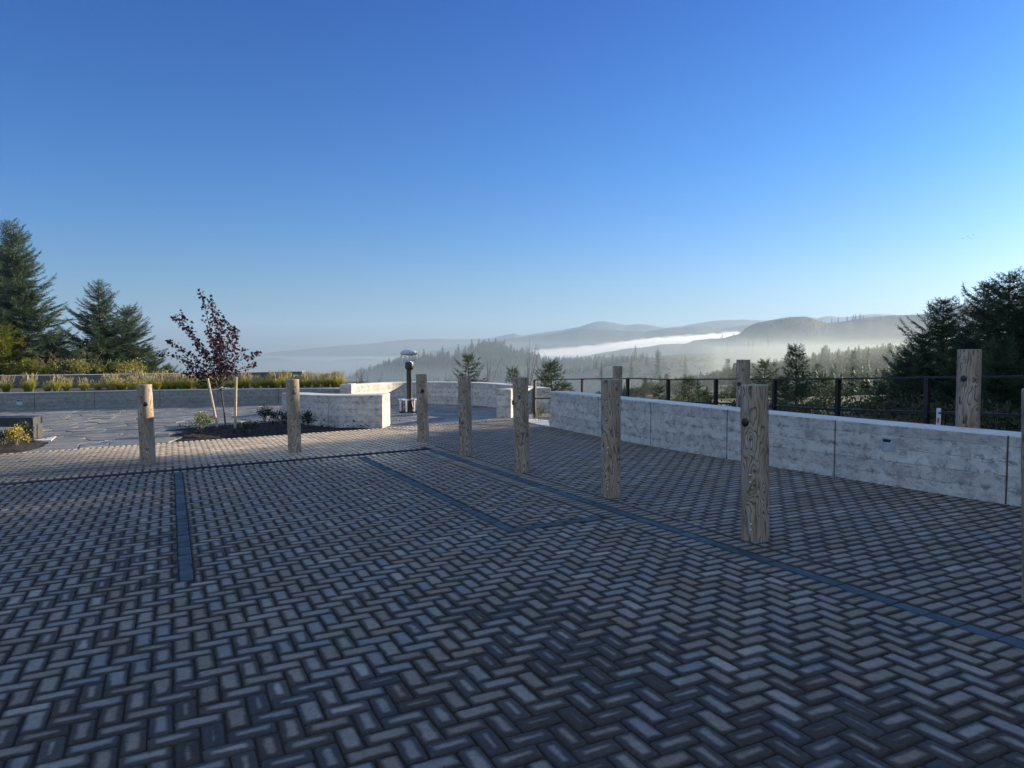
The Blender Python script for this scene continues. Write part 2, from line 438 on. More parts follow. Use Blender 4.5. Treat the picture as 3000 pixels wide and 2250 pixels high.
# ------------------------------------------------------------------ the ground beyond: one sheet to the horizon
def interp(pts, x):
    return np.interp(x, [p[0] for p in pts], [p[1] for p in pts])
R6 = [(-1500, 1180), (700, 1175), (1000, 1190), (1300, 1200), (1500, 1205), (1650, 1178), (1800, 1150), (1900, 1130), (2000, 1110), (2100, 1090), (2200, 1072), (2300, 1053), (2400, 1037), (2520, 1020), (2640, 1006), (3000, 990), (4500, 960)]
R5 = [(-1500, 1130), (1000, 1160), (1600, 1110), (1835, 1062), (1930, 1044), (2000, 1037), (2100, 1033), (2180, 1037), (2250, 1033), (2330, 1026), (2500, 1008), (2700, 996), (3000, 980), (4500, 950)]
RF = [(-1500, 1170), (900, 1175), (960, 1155), (1000, 1142), (1060, 1112), (1100, 1098), (1150, 1084), (1200, 1072), (1250, 1066), (1330, 1058), (1380, 1048), (1420, 1038), (1450, 1036), (1490, 1042), (1540, 1054), (1570, 1064), (1640, 1068), (1760, 1064), (1830, 1060), (1900, 1066), (2000, 1075), (2200, 1090), (4500, 1090)]
R4 = [(-1500, 1120), (1500, 1100), (2050, 1085), (2200, 1050), (2300, 1018), (2380, 1003), (2440, 994), (2500, 985), (2560, 981), (2630, 977), (2700, 971), (2760, 963), (3000, 945), (4500, 920)]
R3 = [(-1500, 1120), (600, 1066), (700, 1060), (750, 1053), (800, 1049), (830, 1051), (870, 1057), (960, 1058), (1060, 1050), (1200, 1060), (1500, 1070), (1700, 1045), (1835, 1021), (1900, 1016), (1945, 1008), (2010, 1007), (2033, 997), (2120, 990), (2165, 978), (2185, 961), (2205, 951), (2250, 939), (2310, 931), (2340, 928), (2372, 931), (2400, 942), (2420, 948), (2450, 945), (2500, 938), (2540, 929), (2620, 924), (2680, 922), (2730, 915), (2800, 897), (2860, 885), (2930, 872), (3000, 860), (3300, 840), (4500, 900)]
R2 = [(-1500, 1070), (700, 1052), (1000, 1045), (1100, 1040), (1250, 1030), (1350, 1012), (1446, 995), (1530, 988), (1623, 976), (1700, 964), (1800, 966), (1890, 972), (1960, 961), (2040, 957), (2120, 961), (2190, 952), (2300, 960), (3000, 950), (4500, 950)]
R1 = [(-1500, 1060), (300, 1050), (700, 1040), (900, 1022), (1000, 1013), (1100, 1005), (1150, 999), (1190, 996), (1280, 992), (1330, 994), (1400, 993), (1440, 990), (1479, 982), (1507, 977), (1529, 984), (1573, 977), (1640, 968), (1700, 957), (1740, 944), (1763, 941), (1800, 946), (1824, 952), (1871, 949), (1900, 951), (1953, 960), (2000, 955), (2034, 948), (2080, 942), (2115, 938), (2170, 936), (2224, 938), (2300, 945), (2380, 934), (2420, 926), (2480, 930), (2540, 921), (2570, 920), (2650, 925), (3000, 925), (4500, 940)]
D6, DF, D5, D4, D3, D2, D1 = 170.0, 800.0, 560.0, 1150.0, 2200.0, 4300.0, 6500.0
def elev(pts, x):                       # height above datum at distance 1 for the crest line
    return (1020 - interp(pts, x)) / F
def fnoise(p, oct=4):
    return mnoise.fractal(Vector(p), 0.9, 2.1, oct)

def knots(xpx):
    """list of (forward distance, z) along the viewing column xpx"""
    k = []
    u = (xpx - 1500) / F
    z0 = EYE + 35 * (-.040 - .012 * max(-u, 0))
    zr6 = EYE + D6 * elev(R6, xpx) - 1.6
    k += [(28, -1.15 - .5 * max(0, .3 - u)), (60, .45 * (-2.2) + .55 * (EYE + 60 * elev([(a, b + 34) for a, b in R6], xpx))), (110, EYE + 110 * elev([(a, b + 20) for a, b in R6], xpx)), (D6, zr6)]
    zc5 = EYE + D5 * elev(R5, xpx)
    zcf = EYE + DF * elev(RF, xpx)
    zc4 = EYE + D4 * elev(R4, xpx)
    zc3 = EYE + D3 * elev(R3, xpx)
    zc2 = EYE + D2 * elev(R2, xpx)
    zc1 = EYE + D1 * elev(R1, xpx)
    k += [(330, min(zr6, zc5) - 14), (D5, zc5), (680, min(zc5, zcf) - 16), (DF, zcf), (930, min(zcf, zc4) - 22), (D4, zc4),
          (1600, min(zc4, zc3) - 45), (D3, zc3), (3000, min(zc3, zc2) - 90), (D2, zc2), (5300, min(zc2, zc1) - 120), (D1, zc1), (7600, -190), (9000, -200)]
    return k

def smoothstep(a): return a * a * (3 - 2 * a)
def terrain_z_col(xpx, ds):
    k = knots(xpx); kd = np.array([a for a, _ in k]); kz = np.array([b for _, b in k])
    i = np.clip(np.searchsorted(kd, ds) - 1, 0, len(kd) - 2)
    f = np.clip((ds - kd[i]) / (kd[i + 1] - kd[i]), 0, 1)
    peak = np.where(kz[i + 1] > kz[i], f ** 1.6, 1 - (1 - f) ** 1.6)   # sharper at the crests, rounded in the valleys
    f2 = .5 * smoothstep(f) + .5 * peak
    return kz[i] + (kz[i + 1] - kz[i]) * f2

us = np.concatenate([np.linspace(-1.9, -.85, 40, endpoint=False), np.linspace(-.85, .85, 560, endpoint=False), np.linspace(.85, 1.9, 41)])
ds_ = np.unique(np.concatenate([np.array([8, 14, 20, 25, 28, 32, 38, 45, 52]), np.geomspace(60, 9000, 190), np.array([D6, D5, DF, D4, D3, D2, D1])]))
ZT = np.zeros((len(us), len(ds_)))
for iu, u in enumerate(us):
    xpx = 1500 + u * F
    z = terrain_z_col(xpx, ds_)
    for jd, d in enumerate(ds_):
        if d < 28:
            z[jd] = pz(u * d, d) - .35
        elif d < 38:
            f = (d - 28) / 10; z[jd] = (pz(u * d, d) - .35) * (1 - f) + z[jd] * f
        if d > 60:
            x, y = u * d, d
            dmin = min(abs(d - q) / q for q in (D6, D5, DF, D4, D3, D2, D1))
            amp = .010 * d * min(1, dmin * 9 + .10)
            z[jd] += amp * fnoise((x / (d * .12 + 20), y / (d * .12 + 20), d * .002), 4) * .55
            z[jd] += .0005 * d * fnoise((x / (d * .012 + 2), y / (d * .012 + 2), 3.3), 3)
    ZT[iu] = z
V = np.stack([us[:, None] * ds_[None, :], np.broadcast_to(ds_[None, :], ZT.shape), ZT], -1).reshape(-1, 3)
nu, nd = ZT.shape
ii, jj = np.meshgrid(np.arange(nu - 1), np.arange(nd - 1), indexing='ij')
q = (ii * nd + jj).ravel()
fq = np.stack([q, q + nd, q + nd + 1, q + 1], -1)
# near part (under and behind the camera) closes the sheet
terr = mesh_obj("terrain", V, fq, M['terrain'], smooth=True); set_props(terr, kind="structure")
nb = MB(); nb.add([(-15.2, 8.02, pz(-15.2, 8) - .36), (15.2, 8.02, pz(15.2, 8) - .36), (60, -60, -.9), (-60, -60, -.9)], [(3, 2, 1, 0)])
o = nb.build("ground", M['terrain']); set_props(o, kind="structure")

def tz(x, y):                           # terrain height under a point
    u = x / y
    iu = np.clip(np.searchsorted(us, u) - 1, 0, nu - 2); jd = np.clip(np.searchsorted(ds_, y) - 1, 0, nd - 2)
    a = np.clip((u - us[iu]) / (us[iu + 1] - us[iu]), 0, 1); b = np.clip((y - ds_[jd]) / (ds_[jd + 1] - ds_[jd]), 0, 1)
    return (ZT[iu, jd] * (1 - a) + ZT[iu + 1, jd] * a) * (1 - b) + (ZT[iu, jd + 1] * (1 - a) + ZT[iu + 1, jd + 1] * a) * b

# ------------------------------------------------------------------ paving
A0, A1 = 3.88, 3.98
S_B0, S_B1 = 11.38, 11.60
S_EDGE = 15.65
T_MIN, T_MAX = -15.0, 8.6
bricks = []      # s, t, half length, half width, along ('s' or 't')
def clip_rect(r, holes):
    s0, s1, t0, t1 = r
    for hs0, hs1, ht0, ht1 in holes:
        if s0 < hs1 - 1e-4 and s1 > hs0 + 1e-4 and t0 < ht1 - 1e-4 and t1 > ht0 + 1e-4:
            opts = [(s0, min(s1, hs0), t0, t1), (max(s0, hs1), s1, t0, t1), (s0, s1, t0, min(t1, ht0)), (s0, s1, max(t0, ht1), t1)]
            opts = [o for o in opts if o[1] - o[0] > .025 and o[3] - o[2] > .025]
            if not opts: return None
            s0, s1, t0, t1 = max(opts, key=lambda o: (o[1] - o[0]) * (o[3] - o[2]))
    return s0, s1, t0, t1
lineC = (5.53, 11.18, .025, .125)
lineD = (5.69, 11.18, 2.66, 2.76)
lineE = (5.59, 5.69, 2.66, 3.68)
rects = []
def bound(r, s0, s1, t0, t1):
    a, b, c, d = max(r[0], s0), min(r[1], s1), max(r[2], t0), min(r[3], t1)
    return (a, b, c, d) if b - a > .025 and d - c > .025 else None
S_MIN = -3.0
for i in range(int((T_MIN) / .1) - 2, 40):
    for j in range(int(S_MIN / .1), 118):
        k = (i - j) % 4
        t0 = 3.68 - .1 * 36 + .1 * (i - 1); s0 = .05 + j * .1
        if k == 0: r = (s0, s0 + .1, t0, t0 + .2)
        elif k == 3: r = (s0, s0 + .2, t0, t0 + .1)
        else: continue
        r = bound(r, S_MIN, 11.18, T_MIN, 3.68)
        if r: r = clip_rect(r, [lineC, lineD, lineE])
        if r: rects.append(r)
s = S_MIN
while s < 11.15:
    rects.append((s, s + .1, 3.68, 3.88)); s += .1
s = S_MIN
while s < 11.79:
    rects.append((s, s + .1, 3.98, 4.18)); s += .1
t = T_MIN
while t < 3.88:
    rects.append((11.18, 11.38, t, t + .1)); rects.append((11.60, 11.80, t, t + .1)); t += .1
t = T_MIN
while t < 8.0:
    rects.append((15.45, 15.65, t, t + .1)); t += .1
j = 0; s = S_MIN
while s < 15.44:                       # running bond beyond the bands
    off = .1 if j % 2 else 0.0
    tstart = 4.18 if s < 11.795 else T_MIN
    s1 = min(s + .1, 15.45)
    t = tstart - off
    while t < T_MAX:
        r = bound((s, s1, t, t + .2), S_MIN, S_EDGE, tstart, T_MAX)
        if r: rects.append(r)
        t += .2
    s += .1; j += 1
def visible_st(s, t):
    p = ST(s, t); x, y = p[0], p[1]
    return y > .9 and abs(x) < 1.25 * y + 1.2
rects = [r for r in rects if visible_st((r[0] + r[1]) / 2, (r[2] + r[3]) / 2)]

def brick_mesh(name, rects, mat, gap=.008, chz=.009, chw=.010, lift=0.0, jit=.0022, tilt=.006, dry_sun_f=None, corner=.010):
    n = len(rects); rr = np.array(rects)
    cs = (rr[:, 0] + rr[:, 1]) / 2; ct = (rr[:, 2] + rr[:, 3]) / 2
    hs = (rr[:, 1] - rr[:, 0]) / 2 - gap / 2; ht = (rr[:, 3] - rr[:, 2]) / 2 - gap / 2
    rings = [(-.03, 0.0), (-chz, 0.0), (-chz * .3, chw * .45), (0.0, chw)]
    base = [(-1, -1, 1, 0), (1, -1, -1, 0), (1, -1, 0, 1), (1, 1, 0, -1), (1, 1, -1, 0), (-1, 1, 1, 0), (-1, 1, 0, -1), (-1, -1, 0, 1)]
    VV = np.zeros((n, 32, 3)); UV = np.zeros((n, 32, 3), dtype=np.float32)
    jx = RNG.normal(0, jit, (n, 8)); jy = RNG.normal(0, jit, (n, 8))
    hgt = RNG.normal(0, .0012, n) + lift
    ta = RNG.normal(0, tilt, n); tb = RNG.normal(0, tilt, n); rot = RNG.normal(0, .006, n)
    for ri, (z, ins) in enumerate(rings):
        for k, (a, b, ca, cb) in enumerate(base):
            c = corner if ri else corner * .7
            x = a * (hs - ins) + ca * c + jx[:, k] * (1 if ri else 0); y = b * (ht - ins) + cb * c + jy[:, k] * (1 if ri else 0)
            zz = z + hgt + ta * x + tb * y
            xr = x - rot * y; yr = y + rot * x
            P = (cs + xr)[:, None] * AX + (ct + yr)[:, None] * BX + zz[:, None] * NX
            VV[:, ri * 8 + k] = P; UV[:, ri * 8 + k, 0] = x; UV[:, ri * 8 + k, 1] = y
    quads = np.array([(r * 8 + k, r * 8 + 8 + k, r * 8 + 8 + (k + 1) % 8, r * 8 + (k + 1) % 8) for r in range(3) for k in range(8)])
    top = np.array([31, 30, 29, 28, 27, 26, 25, 24])
    me = bpy.data.meshes.new(name)
    off = (np.arange(n) * 32)[:, None]
    lq = (off[:, :, None] + quads[None]).reshape(n, -1)
    lt = off + top[None]
    loops = np.concatenate([lq, lt], 1).ravel().astype(np.int32)
    starts = np.concatenate([np.arange(24) * 4, [96]])[None] + (np.arange(n) * 104)[:, None]
    me.vertices.add(n * 32); me.vertices.foreach_set("co", VV.astype(np.float32).ravel())
    me.loops.add(len(loops)); me.loops.foreach_set("vertex_index", loops)
    me.polygons.add(n * 25); me.polygons.foreach_set("loop_start", starts.ravel().astype(np.int32))
    me.update(calc_edges=True)
    sm = np.ones((n, 25), dtype=bool); me.polygons.foreach_set("use_smooth", sm.ravel())
    a = me.attributes.new("brick_uv", 'FLOAT_VECTOR', 'POINT'); a.data.foreach_set("vector", UV.ravel())
    h = np.zeros((n, 32, 3), dtype=np.float32); h[:, :, 0] = hs[:, None]; h[:, :, 1] = ht[:, None]
    a = me.attributes.new("brick_half", 'FLOAT_VECTOR', 'POINT'); a.data.foreach_set("vector", h.ravel())
    c = np.ones((n, 32, 4), dtype=np.float32); c[:, :, :3] = RNG.random((n, 1, 3))
    a = me.attributes.new("brick_rnd", 'FLOAT_COLOR', 'POINT'); a.data.foreach_set("color", c.ravel())
    d = np.zeros((n, 32), dtype=np.float32)
    if dry_sun_f is not None: d[:] = np.array([dry_sun_f(a_, b_) for a_, b_ in zip(cs, ct)])[:, None]
    a = me.attributes.new("brick_dry_sun", 'FLOAT', 'POINT'); a.data.foreach_set("value", d.ravel())
    me.materials.append(mat)
    o = bpy.data.objects.new(name, me); return link(o)
def dry_and_sun(s, t):      # damp near, drier further off; top values at left mark the painted sunlit strip
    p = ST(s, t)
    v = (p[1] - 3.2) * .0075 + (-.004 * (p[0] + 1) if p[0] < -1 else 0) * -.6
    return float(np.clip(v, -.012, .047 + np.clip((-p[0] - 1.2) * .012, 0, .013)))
o = brick_mesh("pavement", rects, M['paver'], dry_sun_f=dry_and_sun); set_props(o, kind="structure")
blue = []
s = S_MIN
while s < 11.35:
    if visible_st(s, 3.93): blue.append((s, s + .2, A0, A1))
    s += .2
for (a, b, c, d) in (lineC, lineD):
    s = a
    while s < b - .02:
        blue.append((s, min(s + .15, b), c, d)); s += .15
t = lineE[2]
while t < lineE[3] - .02:
    blue.append((lineE[0], lineE[1], t, min(t + .2, lineE[3]))); t += .2
o = brick_mesh("pavement_marking", blue, M['blue'], gap=.007, chz=.004, chw=.005, corner=.003, lift=-.001); set_props(o, kind="structure")
dr = []
t = T_MIN
while t < 3.78:
    if visible_st(11.5, t): dr.append((S_B0 + .002, S_B1 - .002, t, t + .6))
    t += .6
o = brick_mesh("pavement_band", dr, M['drain'], gap=.002, chz=.002, chw=.002, corner=.002, lift=-.003, tilt=0, jit=0); set_props(o, kind="structure")
bd = MB()
c4 = [ST(S_MIN, T_MIN, -.011), ST(15.66, T_MIN, -.011), ST(15.66, T_MAX, -.011), ST(S_MIN, T_MAX, -.011)]
bd.add(c4, [(0, 3, 2, 1)]); o = bd.build("bedding_ground", M['joint']); set_props(o, kind="structure")

# ------------------------------------------------------------------ flagstone patio (irregular stones, clipped Voronoi cells)
def voronoi_cells(pts, box):
    pts = np.array(pts); cells = []
    for i, p in enumerate(pts):
        d = np.hypot(*(pts - p).T); near = np.argsort(d)[1:16]
        poly = [(box[0], box[2]), (box[1], box[2]), (box[1], box[3]), (box[0], box[3])]
        for j in near:
            m = (pts[j] + p) / 2; nrm = (pts[j] - p) / (d[j] + 1e-9); new = []
            for a in range(len(poly)):
                P, Q = poly[a], poly[(a + 1) % len(poly)]
                dp = (P[0] - m[0]) * nrm[0] + (P[1] - m[1]) * nrm[1]; dq = (Q[0] - m[0]) * nrm[0] + (Q[1] - m[1]) * nrm[1]
                if dp <= 0: new.append(P)
                if dp * dq < 0:
                    f = dp / (dp - dq); new.append((P[0] + (Q[0] - P[0]) * f, P[1] + (Q[1] - P[1]) * f))
            poly = new
            if len(poly) < 3: break
        if len(poly) >= 3: cells.append((tuple(p), poly))
    return cells
pts = []
tt = -12.5
while tt < 12:
    ss = 15.9
    while ss < 34:
        jx, jy = random.uniform(-.33, .33), random.uniform(-.30, .30)
        pts.append((ss + jx, tt + jy)); ss += .62 + random.uniform(-.1, .1)
    tt += .66
cells = voronoi_cells(pts, (15.66, 34.3, -13, 12.3))
def beds(s, t):
    return (15.6 < s < 18.95 and .09 < t < 4.0) or (s < 17.9 and t < -2.3)
sv, sf, sc = [], [], []
for c, poly in cells:
    if beds(*c): continue
    P = np.array(poly); cen = P.mean(0)
    area = .5 * abs(np.dot(P[:, 0], np.roll(P[:, 1], 1)) - np.dot(P[:, 1], np.roll(P[:, 0], 1)))
    if area < .02: continue
    # roughen the outline
    Q = []
    for a in range(len(P)):
        p0, p1 = P[a], P[(a + 1) % len(P)]; L = np.hypot(*(p1 - p0)); m = max(1, int(L / .12))
        for b in range(m):
            q_ = p0 + (p1 - p0) * b / m
            jn = np.array([mnoise.noise(Vector((q_[0] * 5, q_[1] * 5, 1))), mnoise.noise(Vector((q_[0] * 5, q_[1] * 5, 9)))]) * .035
            Q.append(q_ + jn)
    Q = np.array(Q); h = random.uniform(-.006, .006); ta, tb = random.gauss(0, .008), random.gauss(0, .008)
    n0 = len(sv); n = len(Q); rc = (random.random(), random.random(), random.random(), 1)
    for z, ins in ((-.04, .010), (-.008, .012), (0, .028)):
        for q_ in Q:
            d = cen - q_; L = max(np.hypot(*d), .05); w = q_ + d / L * min(ins, L * .4)
            zz = z + h + (ta * (w[0] - cen[0]) + tb * (w[1] - cen[1])) + .006 * mnoise.noise(Vector((w[0] * 3, w[1] * 3, 4)))
            if not beds(*w) or True: sv.append(ST(w[0], w[1], zz)); sc.append(rc)
    for r in range(2):
        for k in range(n): sf.append((n0 + r * n + k, n0 + (r + 1) * n + k, n0 + (r + 1) * n + (k + 1) % n, n0 + r * n + (k + 1) % n))
    sf.append(tuple(n0 + 2 * n + k for k in range(n - 1, -1, -1)))
me_o = mesh_obj("patio", sv, sf, M['stone']); set_props(me_o, kind="structure")
a = me_o.data.attributes.new("brick_rnd", 'FLOAT_COLOR', 'POINT'); a.data.foreach_set("color", np.array(sc, dtype=np.float32).ravel())
bd = MB(); bd.add([ST(15.66, -13, -.02), ST(34.3, -13, -.02), ST(34.3, 12.3, -.02), ST(15.66, 12.3, -.02)], [(0, 3, 2, 1)])
o = bd.build("patio_bedding_ground", M['joint']); set_props(o, kind="structure")

# ------------------------------------------------------------------ walls
def resample(pts, step):
    P = np.array(pts, float); d = np.r_[0, np.cumsum(np.hypot(np.diff(P[:, 0]), np.diff(P[:, 1])))]
    n = max(2, int(d[-1] / step) + 1); L = np.linspace(0, d[-1], n)
    out = np.stack([np.interp(L, d, P[:, k]) for k in range(P.shape[1])], 1)
    return L, out
def catmull(pts, m=12):
    P = [np.array(p, float) for p in pts]; P = [2 * P[0] - P[1]] + P + [2 * P[-1] - P[-2]]
    out = []
    for i in range(1, len(P) - 2):
        for k in range(m):
            t = k / m; a, b, c, d = P[i - 1], P[i], P[i + 1], P[i + 2]
            out.append(.5 * ((2 * b) + (c - a) * t + (2 * a - 5 * b + 4 * c - d) * t * t + (3 * b - a - 3 * c + d) * t ** 3))
    out.append(P[-2]); return out
def seat_wall(name, label, front, thick, joints, mat=None, cat="wall", group=None, curved=True, back_sign=1):
    """front: list of (x, y, base z, top z) along the visible face, left to right; joints: lengths fraction list"""
    mat = mat or M['conc']
    pts = catmull(front) if curved and len(front) > 2 else [np.array(p, float) for p in front]
    L, P = resample(pts, .12)
    T = np.gradient(P[:, :2], axis=0); T /= np.hypot(T[:, 0], T[:, 1])[:, None]
    Nn = np.stack([-T[:, 1], T[:, 0]], 1) * back_sign      # towards the back of the wall
    root = empty(name, (P[0, 0], P[0, 1], P[0, 2]), label, cat, group)
    o0 = P[0, :3].copy()
    cuts = [0.0] + sorted(joints) + [L[-1]]
    for ci in range(len(cuts) - 1):
        a, b = cuts[ci] + (.009 if ci else 0), cuts[ci + 1] - (.009 if ci < len(cuts) - 2 else 0)
        l = np.unique(np.r_[a, a + .008, L[(L > a + .02) & (L < b - .02)], b - .008, b])
        W = [np.interp(l, L, P[:, k]) for k in range(4)]; nx = np.interp(l, L, Nn[:, 0]); ny = np.interp(l, L, Nn[:, 1])
        v, f, uvs = [], [], []
        m = 10
        for k in range(len(l)):
            e = .006 if (k == 0 or k == len(l) - 1) else 0.0
            x, y, zb, zt = W[0][k], W[1][k], W[2][k], W[3][k]; h = zt - zb
            prof = [(e, -.12), (e, h * .5), (e, h - .012), (.012, h - e), (thick * .5, h - e + .0015), (thick - .012, h - e), (thick - e, h - .012), (thick - e, h * .5), (thick - e, -.12)]
            for (q_, z) in prof:
                wob = .0025 * mnoise.noise(Vector((l[k] * 2.3, z * 6, len(label))))
                v.append((x + nx[k] * (q_ + wob) - o0[0], y + ny[k] * (q_ + wob) - o0[1], zb + z - o0[2])); uvs.append((l[k], z, q_))
        m = 9
        for k in range(len(l) - 1):
            for r in range(m - 1):
                A = k * m + r; f.append((A, A + m, A + m + 1, A + 1) if back_sign > 0 else (A, A + 1, A + m + 1, A + m))
        e0 = tuple(range(m)); e1 = tuple(range((len(l) - 1) * m, len(l) * m))
        f.append(e0 if back_sign > 0 else e0[::-1]); f.append(e1[::-1] if back_sign > 0 else e1)
        ob = mesh_obj("panel", v, f, mat, root)
        ob.data.materials.append(M['cap'])
        cen = np.array([p.normal.z for p in ob.data.polygons])
        ob.data.polygons.foreach_set("material_index", (cen > .6).astype(np.int32))
        uvs = np.array(uvs, dtype=np.float32)
        # end faces: use thickness as the along-wall coordinate too
        uvs[:, 0] = uvs[:, 0] + uvs[:, 2] * .97 + 3.7 * len(label)
        at_ = ob.data.attributes.new("wall_uv", 'FLOAT_VECTOR', 'POINT'); at_.data.foreach_set("vector", uvs.ravel())
    for c in cuts[1:-1]:
        x, y, zb, zt = [np.interp(c, L, P[:, k]) for k in range(4)]; nx, ny = np.interp(c, L, Nn[:, 0]), np.interp(c, L, Nn[:, 1])
        mb = MB(); hh = zt - zb
        cx, cy = x + nx * thick / 2, y + ny * thick / 2
        mb.box((cx - o0[0], cy - o0[1], zb - .1 + (hh + .088) / 2 - o0[2]), (.06, thick - .03, hh + .088), math.atan2(ny, nx) - math.pi / 2)
        mb.build("joint_filler", M['gap'], root)
    return root, L, P, Nn, o0
def on_wall(W, l, z):
    root, L, P, Nn, o0 = W
    x, y, zb = [np.interp(l, L, P[:, k]) for k in range(3)]; nx, ny = np.interp(l, L, Nn[:, 0]), np.interp(l, L, Nn[:, 1])
    return np.array([x - o0[0], y - o0[1], zb + z - o0[2]]), math.atan2(ny, nx) - math.pi / 2
def step_light(W, l, z, sz=.13):
    root = W[0]; p, rz = on_wall(W, l, z)
    d = np.array([-math.sin(rz), math.cos(rz)])            # into the wall
    def off(q_): return (p[0] + d[0] * q_, p[1] + d[1] * q_, p[2])
    fr = MB(); t = .018
    ca, sa = math.cos(rz), math.sin(rz)
    for dx, dz, w, h in ((0, sz / 2, sz + 2 * t, t), (0, -sz / 2, sz + 2 * t, t), (-sz / 2 - t / 2, 0, t, sz - t), (sz / 2 + t / 2, 0, t, sz - t)):
        c = off(-.002); fr.box((c[0] + ca * dx, c[1] + sa * dx, c[2] + dz), (w, .012, h), rz)
    fo = fr.build("step_light", M['silver'], root)
    b = MB(); c = off(.002); b.box((c[0], c[1], c[2] + sz * .32), (sz - .002, .004, sz * .30), rz); b.build("recess", M['disc'], fo)
    b = MB(); c = off(.001); b.box((c[0], c[1], c[2] - sz * .16), (sz - .002, .006, sz * .64), rz); b.build("reflector", M['silver'], fo)

def fp(x, yb, yt):
    p = G(x, yb); return (p[0], p[1], p[2], p[2] + (yb - yt) / F * p[1])
def flen(front, idxs, curved=True):
    pts = catmull(front) if curved else front
    L, P = resample(pts, .12); out = []
    for i in idxs:
        q_ = np.array(front[i][:2]); out.append(L[np.argmin(np.hypot(P[:, 0] - q_[0], P[:, 1] - q_[1]))])
    return out
# long seat wall on the right
def wst(s, t, h):
    p = ST(s, t); return (p[0], p[1], p[2], p[2] + h)
w1 = [wst(13.45, 7.40, .77), wst(11.23, 7.23, .755), wst(9.57, 7.18, .74), wst(7.85, 7.17, .715), wst(5.96, 7.20, .69), wst(4.10, 7.25, .672), wst(2.2, 7.33, .665), wst(.3, 7.45, .66), wst(-1.6, 7.60, .66)]
W1 = seat_wall("concrete_wall", "long board-formed concrete seat wall on the right, in front of the black railing", w1, .42, flen(w1, [1, 2, 3, 4, 5, 6, 7]), back_sign=1)
L4 = flen(w1, [4])[0]; step_light(W1, L4 + .70, .46); step_light(W1, flen(w1, [1])[0] - .32, .47)
# central curved wall with the sunlit end
w2 = [fp(813, 1230, 1151), fp(880, 1243, 1153.5), fp(965, 1253, 1156), fp(1045, 1254.5, 1157.3), fp(1122, 1252, 1156.2)]
w2 = [(-6.15, 18.9, w2[0][2], w2[0][3]), (-5.1, 17.35, -.31, w2[1][2] + .735), (-4.25, 16.45, -.285, -.285 + .745), (-3.6, 16.08, -.262, -.262 + .745), (-2.93, 15.98, -.247, -.247 + .745)]
W2 = seat_wall("concrete_wall", "short curved concrete wall with a sunlit end, behind the second bollard from the left", w2, .62, flen(w2, [2]))
for l in (flen(w2, [2])[0] - .16, flen(w2, [2])[0] + .80):
    p, rz = on_wall(W2, l, .16); mb = MB()
    d = Vector((-math.sin(rz), math.cos(rz), 0)); p = Vector(p)
    mb.tube([p - d * .004, p + d * .01], .024, 16); mb.build("form_tie_hole", M['disc'], W2[0])
# low planter wall far left
w3 = [fp(-260, 1212, 1156), fp(0, 1204, 1151), fp(93, 1201, 1149.5), fp(278, 1195, 1146), fp(464, 1190.5, 1143), fp(634, 1187.5, 1140.5), fp(800, 1185, 1138.5), fp(967, 1183.5, 1137.3), fp(1012, 1183, 1137)]
w3 = [(-22.5, 26.2, -.84, -.17)] + [(p[0], 26.15 + .25 * math.sin((p[0] + 19) * .24), p[2], p[3]) for p in w3[1:]]
w3 = [(x, y, pz(x, y) - .01, EYE - (yt - 1020) / F * y) for (x, y, _, _), yt in zip(w3, (1156, 1151, 1149.5, 1146, 1143, 1140.5, 1138.5, 1137.3, 1137))]
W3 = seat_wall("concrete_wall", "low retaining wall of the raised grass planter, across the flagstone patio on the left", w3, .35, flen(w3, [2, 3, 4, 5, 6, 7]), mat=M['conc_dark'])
step_light(W3, flen(w3, [2])[0] - .52, .30, .18)
# upper planter wall
w4 = []
for x, yt, D in ((-420, 1104, 30.5), (0, 1100, 30), (199, 1098, 29.8), (564, 1093.5, 29.5), (740, 1090, 29.3), (885, 1087.5, 29.2)):
    p = at(x, yt, D); w4.append((p[0], p[1], -.55, p[2]))
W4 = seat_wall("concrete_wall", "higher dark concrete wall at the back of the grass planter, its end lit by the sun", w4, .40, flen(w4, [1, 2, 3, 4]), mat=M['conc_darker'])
# far curved parapet
w5 = []
for x, yb, yt in ((1012, 1181, 1126.5), (1110, 1181, 1122), (1180, 1182, 1120.2), (1250, 1182, 1119), (1386, 1185, 1121), (1455, 1189, 1125), (1530, 1196, 1132.5), (1572, 1201, 1137)):
    p = G(x, yb); w5.append((p[0], p[1], p[2], EYE - (yt - 1020) / F * p[1]))
p5 = ((1028, 1127, 21.7), (1070, 1124.5, 22.4), (1110, 1122, 23.1), (1150, 1120.5, 23.8), (1200, 1119.3, 24.2), (1250, 1119, 24.1), (1386, 1121, 22.6), (1455, 1125, 21.5), (1530, 1132.5, 20.0), (1572, 1137, 19.0))
w5 = [((px - 1500) / F * y, y, pz((px - 1500) / F * y, y) - .01, EYE - (yt - 1020) / F * y) for px, yt, y in p5]
W5 = seat_wall("concrete_wall", "far curved concrete parapet behind the coin-operated viewer, partly sunlit at its left", w5, .42, flen(w5, [4, 6, 7]))
# short pier at the left start of the parapet
pr = [(-5.06, 21.5, -.40, 0), (-4.87, 21.48, -.40, 0)]
pr = [(x, y, zb, EYE - (1126.3 - 1020) / F * y + .012) for x, y, zb, _ in pr]
seat_wall("concrete_pier", "small upright concrete pier between the planter wall and the far parapet", pr, .45, [], cat="pier", curved=False)
# short wall with sunlit side
a6 = G(1455, 1221); b6 = G(1499, 1223.5); c6 = at(1566, 1213, 19.6)
b6 = G(1499, 1223.5)
w6 = [(b6[0] - .02, b6[1], b6[2], EYE - (1141 - 1020) / F * b6[1]), (c6[0], 19.35, -.2, EYE - (1136.5 - 1020) / F * 19.35)]
W6 = seat_wall("concrete_wall", "short concrete wall end with a bright sunlit side, beside the end post of the railing", w6, .40, [.9], curved=False)

